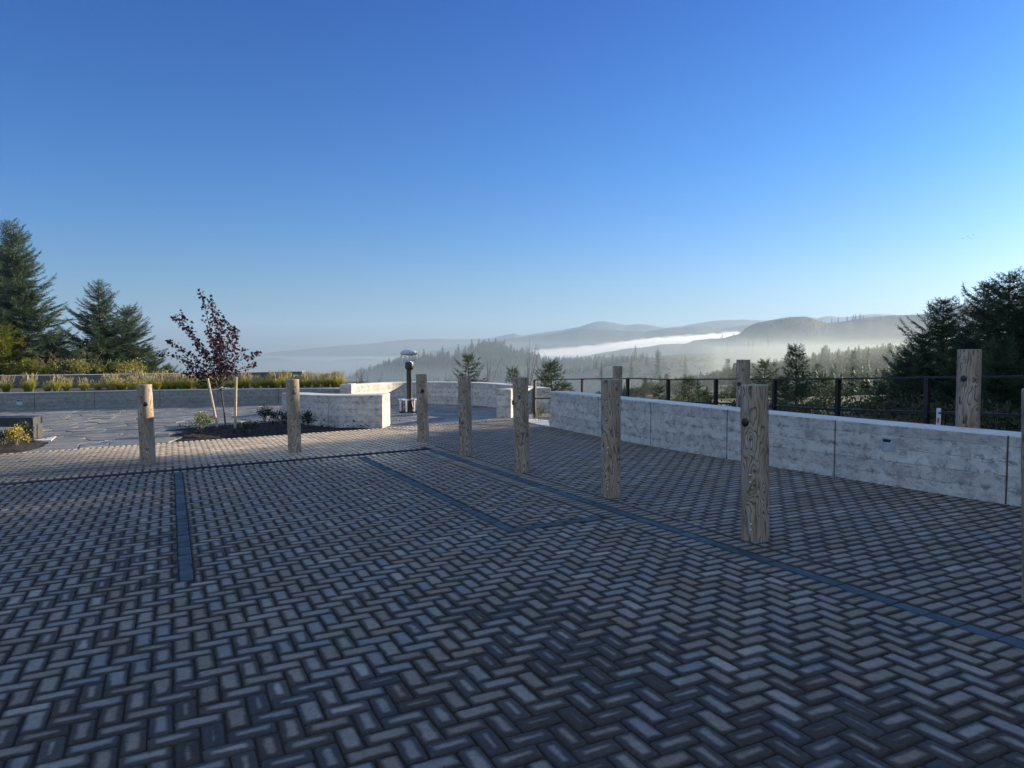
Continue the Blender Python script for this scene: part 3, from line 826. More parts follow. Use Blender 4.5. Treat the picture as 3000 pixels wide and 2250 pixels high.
# small pads of plain concrete
def slab(name, poly, top, thick, mat, kind="structure", label=None, cat=None):
    n = len(poly); v = [(x, y, pz(x, y) + top) for x, y in poly] + [(x, y, pz(x, y) + top - thick) for x, y in poly]
    f = [tuple(range(n)), tuple(range(2 * n - 1, n - 1, -1))] + [(k + n, (k + 1) % n + n, (k + 1) % n, k) for k in range(n)]
    o = mesh_obj(name, v, f, mat); set_props(o, label, cat, None, kind)
    o.data.update(); return o
def orient(poly):
    a = sum(poly[i][0] * poly[(i + 1) % len(poly)][1] - poly[(i + 1) % len(poly)][0] * poly[i][1] for i in range(len(poly)))
    return poly if a > 0 else poly[::-1]
def pxpoly(pp): return orient([tuple(G(*q_)[:2]) for q_ in pp])
slab("concrete_path", pxpoly([(1508, 1228), (1572, 1228), (1606, 1233), (1612, 1251), (1560, 1241)]), .012, .1, M['cap'])

# ------------------------------------------------------------------ planting beds
def bed(name, poly, top, amp, mat, res=.11, kind="structure"):
    P = np.array(orient(poly)); x0, y0 = P.min(0); x1, y1 = P.max(0)
    def inside(x, y):
        c = False; n = len(P)
        for i in range(n):
            xa, ya = P[i]; xb, yb = P[(i + 1) % n]
            if (ya > y) != (yb > y) and x < (xb - xa) * (y - ya) / (yb - ya) + xa: c = not c
        return c
    def ed(x, y):
        best = 9
        for i in range(len(P)):
            a, b = P[i], P[(i + 1) % len(P)]; ab = b - a; t = np.clip(((x - a[0]) * ab[0] + (y - a[1]) * ab[1]) / (ab @ ab), 0, 1)
            best = min(best, math.hypot(x - a[0] - ab[0] * t, y - a[1] - ab[1] * t))
        return best
    xs = np.arange(x0, x1 + res, res); ys = np.arange(y0, y1 + res, res)
    idx = {}; v = []; f = []
    ins = {(i, j): inside(x, y) for i, x in enumerate(xs) for j, y in enumerate(ys)}
    for (i, j), t in ins.items():
        near = t or any(ins.get((i + a, j + b)) for a in (-1, 0, 1) for b in (-1, 0, 1))
        if not near: continue
        x, y = xs[i], ys[j]
        if not t:   # pull to the outline
            best = None
            for k in range(len(P)):
                a, b = P[k], P[(k + 1) % len(P)]; ab = b - a; tt_ = np.clip(((x - a[0]) * ab[0] + (y - a[1]) * ab[1]) / (ab @ ab), 0, 1); q_ = a + ab * tt_
                d = math.hypot(x - q_[0], y - q_[1])
                if best is None or d < best[0]: best = (d, q_[0], q_[1])
            x, y = best[1], best[2]
        e = min(1, ed(x, y) / .3)
        z = pz(x, y) - .02 + top * e + amp * e * (.5 + .8 * fnoise((x * 1.3, y * 1.3, 5), 4)) + random.uniform(-.012, .012)
        idx[(i, j)] = len(v); v.append((x, y, z))
    for (i, j) in idx:
        q_ = [(i, j), (i + 1, j), (i + 1, j + 1), (i, j + 1)]
        if all(k in idx for k in q_): f.append(tuple(idx[k] for k in q_))
    o = mesh_obj(name, v, f, mat, smooth=False); set_props(o, kind=kind)
    return o, inside
bedC = [tuple(ST(s, t)[:2]) for s, t in ((15.67, .09), (18.85, .09), (18.95, 2.0), (19.6, 2.75), (17.2, 3.2), (16.2, 3.7), (15.67, 4.3))]
bedL = [tuple(ST(s, t)[:2]) for s, t in ((15.67, -9), (15.67, -2.45), (17.85, -2.32), (17.85, -2.9), (18.1, -9))]
_, inC = bed("mulch_bed", bedC, .03, .035, M['mulch'])
_, inL = bed("mulch_bed", bedL, .04, .05, M['mulch'])
def chips(name, inside, poly, n):
    P = np.array(poly); v = []; f = []
    while len(f) < n * 2:
        x, y = random.uniform(P[:, 0].min(), P[:, 0].max()), random.uniform(P[:, 1].min(), P[:, 1].max())
        if not inside(x, y): continue
        a = random.uniform(0, 6.28); L = random.uniform(.02, .06); w = L * .35; z = pz(x, y) + random.uniform(.03, .085); tl = random.uniform(-.5, .5)
        dx, dy = math.cos(a) * L, math.sin(a) * L; ex, ey = -math.sin(a) * w, math.cos(a) * w; b = len(v)
        v += [(x - dx - ex, y - dy - ey, z - tl * L), (x + dx - ex, y + dy - ey, z + tl * L), (x + dx + ex, y + dy + ey, z + tl * L), (x - dx + ex, y - dy + ey, z - tl * L), (x, y, z + .012)]
        f += [(b, b + 1, b + 4), (b + 1, b + 2, b + 4), (b + 2, b + 3, b + 4), (b + 3, b, b + 4)]
    set_props(mesh_obj(name, v, f, M['mulch']), kind="stuff")
chips("bark_chips", inC, bedC, 900); chips("bark_chips", inL, bedL, 500)
slab("concrete_path", pxpoly([(96, 1293), (100, 1291), (165, 1279.5), (150, 1291.5), (112, 1293.5)]), .015, .1, M['cap'])
# soil of the raised planter
def planter_z(x, y): return -.05 + .012 * (x + 6)
v = []; f = []; nx_, ny_ = 46, 7
for i in range(nx_):
    x = -24 + i * (18.6 / (nx_ - 1))
    for j in range(ny_):
        y = 26.4 + j * .58
        v.append((x, y, EYE - (interp([(0, 1151), (1000, 1137)], 1500 + x / 26.3 * F) - 1020) / F * 26.3 - .06 + .05 * fnoise((x, y, 0), 3) + j * .02))
for i in range(nx_ - 1):
    for j in range(ny_ - 1): a_ = i * ny_ + j; f.append((a_, a_ + ny_, a_ + ny_ + 1, a_ + 1))
set_props(mesh_obj("planter_soil", v, f, M['soil'], smooth=True), kind="structure")
def soil_z(x): return EYE - (interp([(0, 1151), (1000, 1137)], 1500 + x / 26.3 * F) - 1020) / F * 26.3 - .06

# ------------------------------------------------------------------ log bollards
def make_log(seed, r=.105, h=1.25, knots_=()):
    rs = np.random.RandomState(seed); nth, nz = 120, 170
    th = np.linspace(0, 2 * math.pi, nth, endpoint=False); zz = np.linspace(-.08, h - .006, nz)
    v = []; g = []; kn = []
    ph1, ph2, ph3 = rs.rand(3) * 6.28
    knl = [((-1.57 + rs.uniform(-1.3, 1.3)) if q_ < 6 else rs.rand() * 6.28, rs.uniform(.06, h - .08), rs.uniform(.010, .022), rs.uniform(.7, 1.5)) for q_ in range(9)]
    knl += [(a, z, s_, 1.3) for a, z, s_ in knots_]
    for z in zz:
        wob = .006 * mnoise.noise(Vector((seed, z * 1.2, 0)))
        for t in th:
            cx, cy = math.cos(t), math.sin(t)
            F_ = 1.5 * math.sin(t + ph1 + .35 * z) + .55 * math.sin(2 * t + ph2 + .8 * z) + 1.25 * mnoise.noise(Vector((cx * .9 + seed, cy * .9, z * 1.25))) \
                + .55 * mnoise.noise(Vector((cx * 2.2, cy * 2.2 + seed, z * 4.5))) + .18 * mnoise.noise(Vector((cx * 5, cy * 5, z * 14 + seed)))
            kv = 0.0; bump_ = 0.0
            for a, kz, ks, amp in knl:
                dt = (t - a + math.pi) % (2 * math.pi) - math.pi; dx = dt * r; dz = z - kz
                e = math.exp(-(dx * dx / (2.2 * ks) ** 2 + dz * dz / (4.2 * ks) ** 2)); F_ += amp * .75 * e; bump_ += .0025 * e
                kv = max(kv, min(1.0, max(0.0, 1.35 - math.hypot(dx, dz) / ks * 1.25)))
            rr = r * (1 + .012 * mnoise.noise(Vector((cx * 1.5, cy * 1.5 + seed, z * 2)))) * (1.015 - .03 * z / h) + bump_ + wob * .3
            v.append((rr * cx, rr * cy, z)); g.append(F_ * 2.7); kn.append(kv)
    f = []
    for i in range(nz - 1):
        for k in range(nth):
            a, b = i * nth + k, i * nth + (k + 1) % nth; f.append((a, b, b + nth, a + nth))
    last = (nz - 1) * nth; eg = [0] * len(v)
    prev = last
    for rf, dz in ((.965, .006), (.5, .007), (.08, .007)):
        n0 = len(v)
        for k in range(nth):
            x, y, _ = v[last + k]; v.append((x * rf, y * rf, h - .006 + dz)); g.append(rf * 9); kn.append(0.0); eg.append(1)
        for k in range(nth): f.append((prev + k, prev + (k + 1) % nth, n0 + (k + 1) % nth, n0 + k))
        prev = n0
    f.append(tuple(prev + k for k in range(nth)))
    return v, f, g, kn, eg
def bollard(px, py, s_t, label, seed, h=1.25, r=.105, disc=None, bolts=True, base=None, lean=(0, 0), group="weathered log bollards", knots_=()):
    if base is None:
        p = G(px, py); d = p[:2] / np.hypot(*p[:2]); x, y = p[0] + d[0] * r, p[1] + d[1] * r; z = pz(x, y)
    else: x, y, z = base
    root = empty("wooden_bollard", (x, y, z), label, "bollard", group)
    root.rotation_euler = (lean[0], lean[1], 0)
    v, f, g, kn, eg = make_log(seed, r, h, knots_)
    lg = mesh_obj("log", v, f, M['wood'], root, smooth=True)
    for nm, arr in (("grain", g), ("knot", kn), ("endgrain", eg)):
        a = lg.data.attributes.new(nm, 'FLOAT', 'POINT'); a.data.foreach_set("value", np.array(arr, dtype=np.float32))
    try: lg.data.set_sharp_from_angle(angle=R_(50))
    except Exception: pass
    toc = math.atan2(-y, -x)     # direction towards the camera
    if disc:
        off, zd = disc; a = toc + off; dv = Vector((math.cos(a), math.sin(a), 0)); c = dv * (r + .001) + Vector((0, 0, zd))
        mb = MB(); mb.tube([c - dv * .02, c + dv * .004, c + dv * .009, c + dv * .011], [.034, .034, .029, .012], 24)
        mb.build("reflector_plug", M['disc'], root, smooth=True)
    if bolts:
        for zb in ((.54, .48, .14, .09) if bolts is True else bolts):
            a = toc - .32 + random.uniform(-.03, .03); dv = Vector((math.cos(a), math.sin(a), 0)); c = dv * (r + .003) + Vector((0, 0, zb))
            mb = MB(); mb.tube([c - dv * .012, c + dv * .003, c + dv * .006], [.008, .008, .004], 8)
            mb.build("bolt", M['alu'], root, smooth=True)
    return root
nl = 1.42 * math.pi / 180
bollard(434, 1360, None, "leftmost wooden log bollard, smooth tan with a round black plug, leaning slightly", 3, 1.245, .112, (0.05, .94), lean=(-.012, -.030), bolts=False)
bollard(864, 1326.5, None, "wooden log bollard in front of the curved concrete wall, without a black plug", 8, 1.245, .108, None, lean=(-.01, -.022))
bollard(1241, 1295, None, "wooden log bollard beside the coin-operated viewer, with a black plug near its top", 14, 1.255, .105, (.10, .945), lean=(-.01, -.030), bolts=False)
bollard(1364.5, 1335, None, "middle wooden log bollard with dark knots and no plug, in front of the far parapet", 21, 1.252, .104, None, lean=(-.01, -.014), bolts=False, knots_=((4.25, .86, .016), (4.3, .22, .017), (3.9, 1.05, .012)))
bollard(1529.5, 1384, None, "wooden log bollard with its black plug on its left edge, left of the railing", 27, 1.26, .105, (-1.32, .925), lean=(-.01, -.020), bolts=False)
bollard(1790, 1458, None, "deeply grained wooden log bollard, second nearest of the whole ones, no plug", 35, 1.27, .106, None, lean=(-.01, -.008))
bollard(2213, 1587, None, "nearest whole wooden log bollard, with swirling grain and a black plug", 42, 1.265, .109, (-.72, .965), lean=(-.01, -.022), knots_=((4.1, .83, .018), (4.35, .46, .018)))
p = G(3046, 1777); p = p + np.array([.028, .05, 0])
bollard(0, 0, None, "wooden log bollard cut off by the right edge of the picture", 50, 1.28, .108, None, base=(p[0] + .035, p[1], p[2]), bolts=False, lean=(0, -.040))
for (px_, yt, D, seed, lab, dsc) in ((1810, 1072, 15.3, 61, "wooden log post behind the seat wall, farthest and smallest of three", None),
                                   (2179, 1053.6, 11.2, 66, "wooden log post behind the seat wall, middle one of three", (-.62, .92)),
                                   (2842, 1023.7, 8.0, 73, "wooden log post behind the seat wall, nearest and thickest of three", (-.42, .975))):
    q_ = at(px_, yt, D)
    bollard(0, 0, None, lab, seed, 1.3, (.119 if px_ > 2800 else .106), dsc, base=(q_[0], q_[1], q_[2] - 1.3), bolts=(False if D > 9 else (.45, .39)), lean=(0, -.004), group="log posts behind the seat wall")

# ------------------------------------------------------------------ railing
posts = [(1567, 17.5, 1111.5), (1707, 16.7, 1109), (1839, 15.8, 1107), (1958, 14.8, 1110), (2098, 13.5, 1109), (2270, 12.0, 1108.5), (2456, 10.5, 1107.5), (2717, 9.3, 1103), (3010, 8.3, 1100), (3360, 7.6, 1097), (3800, 7.1, 1093)]
pp = [at(x, y, D) for x, D, y in posts]
rail = empty("metal_railing", (pp[0][0], pp[0][1], pp[0][2] - 1.0), "black metal railing with two rails, curving behind the concrete seat wall", "railing")
o0 = Vector(rail.location)
for i, q_ in enumerate(pp):
    d = pp[min(i + 1, len(pp) - 1)] - pp[max(i - 1, 0)]; rz = math.atan2(d[1], d[0])
    mb = MB(); mb.box((q_[0] - o0.x, q_[1] - o0.y, q_[2] - .56 - o0.z), (.058, .058, 1.08), rz); mb.build("post", M['rail'], rail)
    if i in (0,):
        mb = MB(); mb.box((q_[0] - o0.x, q_[1] - o0.y, q_[2] - 1.06 - o0.z), (.14, .14, .015), rz); mb.build("base_plate", M['rail'], rail)
for nm, dz, w, h in (("top_rail", -.012, .06, .024), ("mid_rail", -.47, .03, .03)):
    v = []; f = []
    cp_ = catmull([tuple(q_) for q_ in pp], 6)
    for i, c in enumerate(cp_):
        d = cp_[min(i + 1, len(cp_) - 1)] - cp_[max(i - 1, 0)]; n = np.array([-d[1], d[0]]); n /= np.hypot(*n)
        for a, b in ((-w / 2, -h / 2), (w / 2, -h / 2), (w / 2, h / 2), (-w / 2, h / 2)):
            v.append((c[0] + n[0] * a - o0.x, c[1] + n[1] * a - o0.y, c[2] + dz + b - o0.z))
    m = len(cp_)
    for i in range(m - 1):
        for k in range(4): f.append((i * 4 + k, i * 4 + (k + 1) % 4, (i + 1) * 4 + (k + 1) % 4, (i + 1) * 4 + k))
    f += [(3, 2, 1, 0), ((m - 1) * 4, (m - 1) * 4 + 1, (m - 1) * 4 + 2, (m - 1) * 4 + 3)]
    mesh_obj(nm, v, f, M['rail'], rail)

# ground between the seat wall and the railing, and a little beyond it
wb = np.array([[W1[2][i, 0] + W1[3][i, 0] * .30, W1[2][i, 1] + W1[3][i, 1] * .30] for i in range(len(W1[2]))])
v = []; f = []
cpp = catmull([tuple(q_) for q_ in pp], 4)
for c in cpp:
    zg = c[2] - 1.04; u = c[0] / c[1]
    k = int(np.argmin(np.abs(wb[:, 0] / wb[:, 1] - u) + (wb[:, 1] < .5) * 9)); q0 = min(-.3, np.hypot(*wb[k]) - np.hypot(*c[:2]))
    if u < .05: q0 = -.75
    dn = c[:2] / np.hypot(*c[:2])
    for j, q_ in enumerate((q0, q0 * .66, q0 * .33, 0, .6, 2.0, 4.5, 8.0, 14.0)):
        x, y = c[0] + dn[0] * q_, c[1] + dn[1] * q_
        if q_ < .7: z = zg + .03 * fnoise((x * 1.2, y * 1.2, 0), 3)
        else:
            fz = min(1, (q_ - .6) / 13.4); z = zg * (1 - fz) + (float(tz(x, max(y, 9))) - .1) * fz + .06 * fnoise((x * .8, y * .8, 0), 3)
        v.append((x, y, z))
m = 9
for i in range(len(cpp) - 1):
    for k in range(m - 1):
        a_ = i * m + k
        f.append((a_, a_ + m, a_ + m + 1, a_ + 1))
set_props(mesh_obj("bank_ground", v, f, M['soil'], smooth=True), kind="structure")

# ------------------------------------------------------------------ coin-operated viewer with its step
b = G(1200, 1208); vx, vy, vz = b[0], b[1], b[2]
vw = empty("coin_operated_viewer", (vx, vy, vz), "silver tourist binocular viewer on a black pole with a round step, by the far parapet", "binocular viewer")
mb = MB(); mb.tube2([(.30, 0), (.31, .01), (.31, .035), (.295, .045)], (0, 0, 0), 32); mb.build("base_plate", M['black'], vw, True)
mb = MB(); mb.tube2([(.17, .045), (.16, .09), (.115, .13), (.10, .22), (.088, .30), (.083, .42), (.080, 1.24), (.092, 1.25)], (0, 0, 0), 28); mb.build("pole", M['black'], vw, True)
mb = MB(); mb.tube2([(.085, 1.225), (.115, 1.26), (.122, 1.28), (.122, 1.41), (.108, 1.45), (.06, 1.455)], (0, 0, 0), 28); mb.build("collar", M['black'], vw, True)
mb = MB(); U = []
for k in range(25):
    a = math.pi + math.pi * k / 24; cx = .215 * math.cos(a); cz = 1.655 + .160 * math.sin(a)
    cx = math.copysign(min(.205, abs(cx) * 1.15), cx) if abs(cx) > 1e-6 else 0
    U.append((cx, 0, cz))
U = [(-.205, 0, 1.71)] + U + [(.205, 0, 1.71)]
mb.tube(U, .021, 10); mb.tube([(0, 0, 1.45), (0, 0, 1.51)], [.06, .05], 16); yk = mb.build("yoke", M['silver'], vw, True)
mb = MB(); P_ = []; Rr = []
for x, r in ((-.19, .040), (-.17, .062), (-.12, .085), (-.04, .098), (.05, .098), (.12, .085), (.165, .062), (.185, .040)): P_.append((x, 0, 1.71)); Rr.append(r)
mb.tube(P_, Rr, 24); hd = mb.build("binocular_head", M['silver'], vw, True)
hd.scale = (1.12, 1.25, .86); hd.location = (0, 0, .245)
for sx in (-.215, .215):
    mb = MB(); mb.tube([(sx - .03, 0, 1.71), (sx + .03, 0, 1.71)], .036, 16); mb.build("pivot_knob", M['silver'], vw, True)
for sx in (.04, .105):
    mb = MB(); mb.tube([(sx, -.10, 1.715), (sx, -.14, 1.715)], [.030, .028], 16); e = mb.build("eyepiece", M['chrome'], vw, True)
    mb = MB(); mb.tube([(sx, -.139, 1.715), (sx, -.142, 1.715)], .019, 16); mb.build("lens", M['glass'], e)
mb = MB(); mb.tube([(.0, -.02, 1.61), (.0, -.02, 1.565)], .016, 10); mb.build("focus_knob", M['chrome'], vw, True)
stp = empty("round_step", (vx - .02, vy - .12, vz + .045), "round aluminium step ring standing around the base of the viewer's pole", "step")
mb = MB(); n = 40; V_ = []; F_ = []
for k in range(n):
    a = 2 * math.pi * k / n
    for r, z in ((.27, .33), (.27, .36), (.115, .36), (.115, .33)): V_.append((r * math.cos(a), r * math.sin(a), z))
for k in range(n):
    for j in range(4): F_.append((k * 4 + j, ((k + 1) % n) * 4 + j, ((k + 1) % n) * 4 + (j + 1) % 4, k * 4 + (j + 1) % 4))
mb.add(V_, F_); mb.build("step_ring", M['alu'], stp, True)
for k in range(6):
    a = 2 * math.pi * k / 6 + .45
    mb = MB(); mb.box((.235 * math.cos(a), .235 * math.sin(a), .165), (.045, .012, .33), a + math.pi / 2); mb.build("leg", M['alu'], stp)

# ------------------------------------------------------------------ bench on the left
p0 = G(98, 1290)
bz = p0[2]
bdir = (G(0, 1296) - G(98, 1290))[:2]; bdir = np.array([-1.0, -.06]); bdir /= np.hypot(*bdir)
bb = np.array([-.25, 1.0]); bb /= np.hypot(*bb)
bench = empty("bench", (p0[0], p0[1], bz), "dark steel bench with slab legs at the left edge, on the flagstones", "bench")
bs = p0[1] / F
hb = (1290 - 1223) * bs
def prism(poly, z0, z1):
    n = len(poly); return [(x, y, z0) for x, y in poly] + [(x, y, z1) for x, y in poly], [tuple(range(n - 1, -1, -1)), tuple(range(n, 2 * n))] + [(k, (k + 1) % n, (k + 1) % n + n, k + n) for k in range(n)]
def quad(o_, a, b): return orient([tuple(o_), tuple(o_ + a), tuple(o_ + a + b), tuple(o_ + b)])
Ln, Wd, lt = 2.2, .50, .20
st_ = (1250 - 1223) * bs
mb = MB(); mb.add(*prism(quad(np.zeros(2), bdir * Ln, bb * Wd), hb - st_, hb)); mb.build("seat", M['bench'], bench)
for k in (0, 1):
    mb = MB(); mb.add(*prism(quad(bdir * (k * (Ln - lt) + (.004 if k == 0 else -.004)), bdir * lt, bb * (Wd - .004) + bdir * 0), -.05, hb - st_ - .002)); mb.build("leg", M['bench'], bench)
mb = MB(); mb.add(*prism(quad(-bdir * .006 - bb * .003, bdir * .008, bb * (Wd + .006)), -.02, hb + .003)); mb.build("end_plate", M['benchend'], bench)

# ------------------------------------------------------------------ foliage kit
def tri_mesh(name, tris, tip, mat, parent=None, loc=None):
    tris = np.asarray(tris, dtype=np.float32); n = len(tris)
    o = mesh_obj(name, tris.reshape(-1, 3), np.arange(n * 3).reshape(n, 3), mat, parent, loc=loc)
    a = o.data.attributes.new("tip", 'FLOAT', 'POINT'); a.data.foreach_set("value", np.repeat(np.asarray(tip, dtype=np.float32), 3))
    return o
def sprays(P0, D, L, W, rng, per=6):
    """needle sprays: along each twig small pointed triangles, all as one array"""
    n = len(P0); D = D / np.linalg.norm(D, axis=1)[:, None]
    up = np.array([0, 0, 1.0]); S = np.cross(D, up); S /= (np.linalg.norm(S, axis=1)[:, None] + 1e-6)
    U = np.cross(S, D); out = []; tip = []
    for k in range(per):
        f = k / (per - 1) * .92; side = 1 if k % 2 else -1
        ang = rng.uniform(-.7, .7, n)[:, None] + (0 if k % 3 else 1.2)
        O = (S * np.cos(ang) + U * np.sin(ang)) * side
        base = P0 + D * (L * f)[:, None]; w = (W * (1.05 - .5 * f) * rng.uniform(.8, 1.25, n))[:, None]
        bl = (L / per * 1.05)[:, None]
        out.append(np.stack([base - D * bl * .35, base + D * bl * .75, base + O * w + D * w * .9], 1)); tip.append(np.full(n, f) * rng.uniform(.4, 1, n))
    # axis blade
    O = S * .12 * W[:, None]
    out.append(np.stack([P0 - O, P0 + O, P0 + D * L[:, None] * 1.12], 1)); tip.append(np.full(n, .5))
    O = U * .12 * W[:, None]
    out.append(np.stack([P0 - O, P0 + O, P0 + D * L[:, None] * 1.12], 1)); tip.append(np.full(n, .5))
    return np.concatenate(out), np.concatenate(tip)
def spruce_data(seed, H, Rb, whorl=.24, per=6, bare=0.04, shape=.85, dens=1.0, twl=.16, lean=0.0, gappy=.12, droop=.10, wf=1.15):
    rng = np.random.default_rng(seed); P0 = []; D = []; L = []; tr = MB()
    def axis(z): return np.array([lean * (z / H) ** 2 * H + .03 * math.sin(z * 1.7 + seed), .03 * math.cos(z * 1.3 + seed), z])
    tr.tube([axis(z) for z in np.linspace(-.4, H * .995, 14)], [max(.006, .018 * H * (1 - z / H) ** .9 + .006) for z in np.linspace(0, H * .995, 14)], 8)
    z = H * bare; brs = MB()
    lob = rng.uniform(0, 6.28, 3)
    while z < H * .985:
        fz = z / H; R0 = Rb * (1 - fz) ** shape * (1.0 if fz > .12 else .75 + 2 * fz)
        nb_ = int(5 + 3 * dens * (1 - fz) + rng.random() * 2)
        a0 = rng.uniform(0, 6.28)
        for b_ in range(nb_):
            if rng.random() < gappy: continue
            a = a0 + b_ * 6.283 / nb_ + rng.normal(0, .16)
            r = R0 * rng.uniform(.62, 1.10) * (1 + .16 * math.sin(2 * a + lob[0] + z * .8) + .10 * math.sin(3 * a + lob[1] - z))
            r = max(r, .10)
            el = .62 * fz ** 1.5 + .12 - (.30 if fz < .35 else 0) * (1 - fz / .35) + rng.normal(0, .07)
            wob_ = rng.normal(0, 1, 3) * np.array([.8, .8, .5]); n = max(3, int(r / .085 * dens)); o_ = axis(z); h = np.array([math.cos(a), math.sin(a), 0])
            pts_ = []
            for k in range(n + 1):
                q_ = k / n; pts_.append(o_ + h * r * q_ + np.array([0, 0, math.tan(el) * r * q_ - droop * r * 4 * q_ * (1 - q_) * .5 + .04 * r * q_ ** 3]) + wob_ * r * .09 * math.sin(q_ * 5 + a0))
            if r > .35: brs.tube([pts_[0], pts_[len(pts_) // 2], pts_[-1]], [.012 + .006 * r, .008, .003], 4, False)
            sdv = np.array([-h[1], h[0], 0])
            for k in range(1, n + 1):
                q_ = k / n; d = pts_[k] - pts_[k - 1]; d = d / (np.linalg.norm(d) + 1e-9)
                ll = (twl + .26 * r * (1 - q_) * (.5 + q_)) * rng.uniform(.7, 1.2)
                for sd in (-1, 1):
                    dd = d * .75 + sdv * sd * (.72 + .2 * rng.random()) + np.array([0, 0, rng.normal(-.12, .16)])
                    P0.append(pts_[k]); D.append(dd); L.append(ll)
                    if ll > .20:
                        du = dd / np.linalg.norm(dd)
                        for m_ in (.35, .62):
                            for s2 in (-1, 1):
                                P0.append(pts_[k] + du * ll * m_); D.append(du * .7 + np.cross(du, [0, 0, 1]) * s2 * .75 + np.array([0, 0, rng.normal(-.18, .15)])); L.append(ll * .5 * (1.25 - m_))
                if rng.random() < .5:
                    P0.append(pts_[k]); D.append(d + np.array([0, 0, rng.uniform(.2, .7)])); L.append(ll * .55)
            P0.append(pts_[-1]); D.append(pts_[-1] - pts_[-2]); L.append(twl * 1.1)
        z += whorl * (1.15 - .45 * fz) * rng.uniform(.75, 1.2)
    for zt in np.linspace(H * .9, H, 7):
        P0.append(axis(zt)); D.append(np.array([rng.normal(0, .4), rng.normal(0, .4), 1.0])); L.append(.10)
    P0 = np.array(P0); D = np.array(D); L = np.array(L)
    W = np.clip(L * .27, .016, .05) * wf
    tris, tip = sprays(P0, D, L, W, rng, per)
    return tris, tip, tr, brs
SPR = {}
def spruce_tree(key, loc, label, cat="tree", group=None, scale=1.0, rz=0.0, mat='spruce', name="spruce_tree", **kw):
    """key: a shape; trees of one shape share their meshes"""
    root = empty(name, loc, label, cat, group, rz); root.scale = (scale,) * 3
    if key not in SPR:
        tris, tip, tr, brs = spruce_data(**kw)
        c = tri_mesh("crown", tris, tip, M[mat], root)
        t = tr.build("trunk", M['bark'], root, True); b_ = brs.build("branches", M['bark'], root)
        SPR[key] = (c, t, b_)
    else:
        for src in SPR[key]:
            c = src.copy(); scene.collection.objects.link(c); c.parent = root
    return root
def leafball(seed, r, h, n, size, mat, name, loc, label, group=None, flat=.5, stems=14, cat="shrub", open_=0.0, stem_mat='barkgrey', lp="leaves"):
    rng = np.random.default_rng(seed); root = empty(name, loc, label, cat, group)
    tips = []; st = MB()
    for k in range(stems):
        a = rng.uniform(0, 6.28); q_ = math.sqrt(rng.random()); e = np.array([math.cos(a) * r * q_, math.sin(a) * r * q_, h * (1 - .45 * q_ * q_) * rng.uniform(.75, 1.05)])
        m_ = e * np.array([.35, .35, .55]); st.tube([(0, 0, -.05), m_, e], [.006, .004, .002], 4, False); tips.append((m_, e))
    P = []; T = []
    for k in range(n):
        m_, e = tips[rng.integers(len(tips))]; f = rng.random() ** .6
        c = m_ + (e - m_) * f + rng.normal(0, r * .17, 3) * np.array([1, 1, .8])
        d = rng.normal(0, 1, 3) + c / (np.linalg.norm(c) + .01) * .8 + np.array([0, 0, .5]); d /= np.linalg.norm(d)
        s_ = np.cross(d, rng.normal(0, 1, 3)); s_ /= np.linalg.norm(s_) + 1e-6; L = size * rng.uniform(.6, 1.3)
        c[2] = max(c[2], .01)
        P.append([c, c + d * L * .5 + s_ * L * .28, c + d * L]); P.append([c, c + d * L, c + d * L * .5 - s_ * L * .28]); tt_ = rng.random() * .6 + .4 * f; T += [tt_, tt_]
    tri_mesh(lp, np.array(P), T, M[mat], root); st.build("stems", M[stem_mat], root)
    return root

# ------------------------------------------------------------------ trees on the left
def base_under(x, ytop, D, zb):
    p_ = at(x, ytop, D); return p_[0], p_[1], zb, p_[2] - zb
x, y, zb, H = base_under(62, 640, 33.5, -.9)
spruce_tree("tall", (x, y, zb), "tallest spruce on the left, dark blue-green with a leaning tip, at the picture's edge", mat='spruce_blue',
            seed=5, H=H, Rb=2.9, whorl=.21, dens=1.15, lean=-.065, shape=.75, gappy=.17, wf=1.1)
x, y, zb, H = base_under(290, 822, 36, -1.0)
spruce_tree("mid", (x, y, zb), "blue-green spruce with a fine pointed leader, right of the tallest spruce", mat='spruce_blue', seed=9, H=H, Rb=2.9, whorl=.20, dens=1.15, shape=.8, lean=0.0, gappy=.16, wf=1.05)
x, y, zb, H = base_under(372, 905, 37.5, -1.0)
spruce_tree("mid2", (x, y, zb), "bushy spruce half hidden behind the pointed one, third of the left-hand group", mat='spruce', seed=12, H=H, Rb=2.7, whorl=.20, dens=1.15, shape=.62, gappy=.2, wf=.95)
x, y, zb, H = base_under(8, 720, 37, -1.0)
spruce_tree("mid3", (x, y, zb), "spruce cut off by the left edge, behind the tallest one", mat='spruce', seed=15, H=H, Rb=2.5, whorl=.22, dens=1.1, shape=.7, wf=1.15)
spruce_tree("mid", (at(168, 900, 38)[0], 38, -1.1), "spruce filling the gap between the tallest and the pointed spruce", scale=.62, rz=2.0, group="spruces behind the planter")
spruce_tree("mid2", (at(445, 1040, 36)[0], 36, -1.6), "low spruce at the right end of the left-hand group", scale=.62, rz=1.0, group="spruces behind the planter")
spruce_tree("mid2", (at(492, 1055, 37)[0], 37, -1.6), "smallest spruce, rightmost behind the grass planter and left of the purple tree", scale=.48, rz=4.0, group="spruces behind the planter")
spruce_tree("mid3", (at(130, 960, 34.5)[0], 34.5, -1.4), "short spruce with dead lower twigs, in front of the tallest spruce", scale=.45, rz=3.0, group="spruces behind the planter")
spruce_tree("pine", (at(8, 960, 32)[0], 32, -1.0), "bright yellow-green young pine at the left edge, above the planter wall", mat='pine', name="pine_tree", seed=31, H=3.45, Rb=1.6, whorl=.2, dens=1.1, shape=.5, twl=.2)
spruce_tree("pine", (at(85, 1010, 31.4)[0], 31.4, -1.3), "small yellow-green pine right of the larger one, above the planter wall", scale=.66, rz=2.2, name="pine_tree")
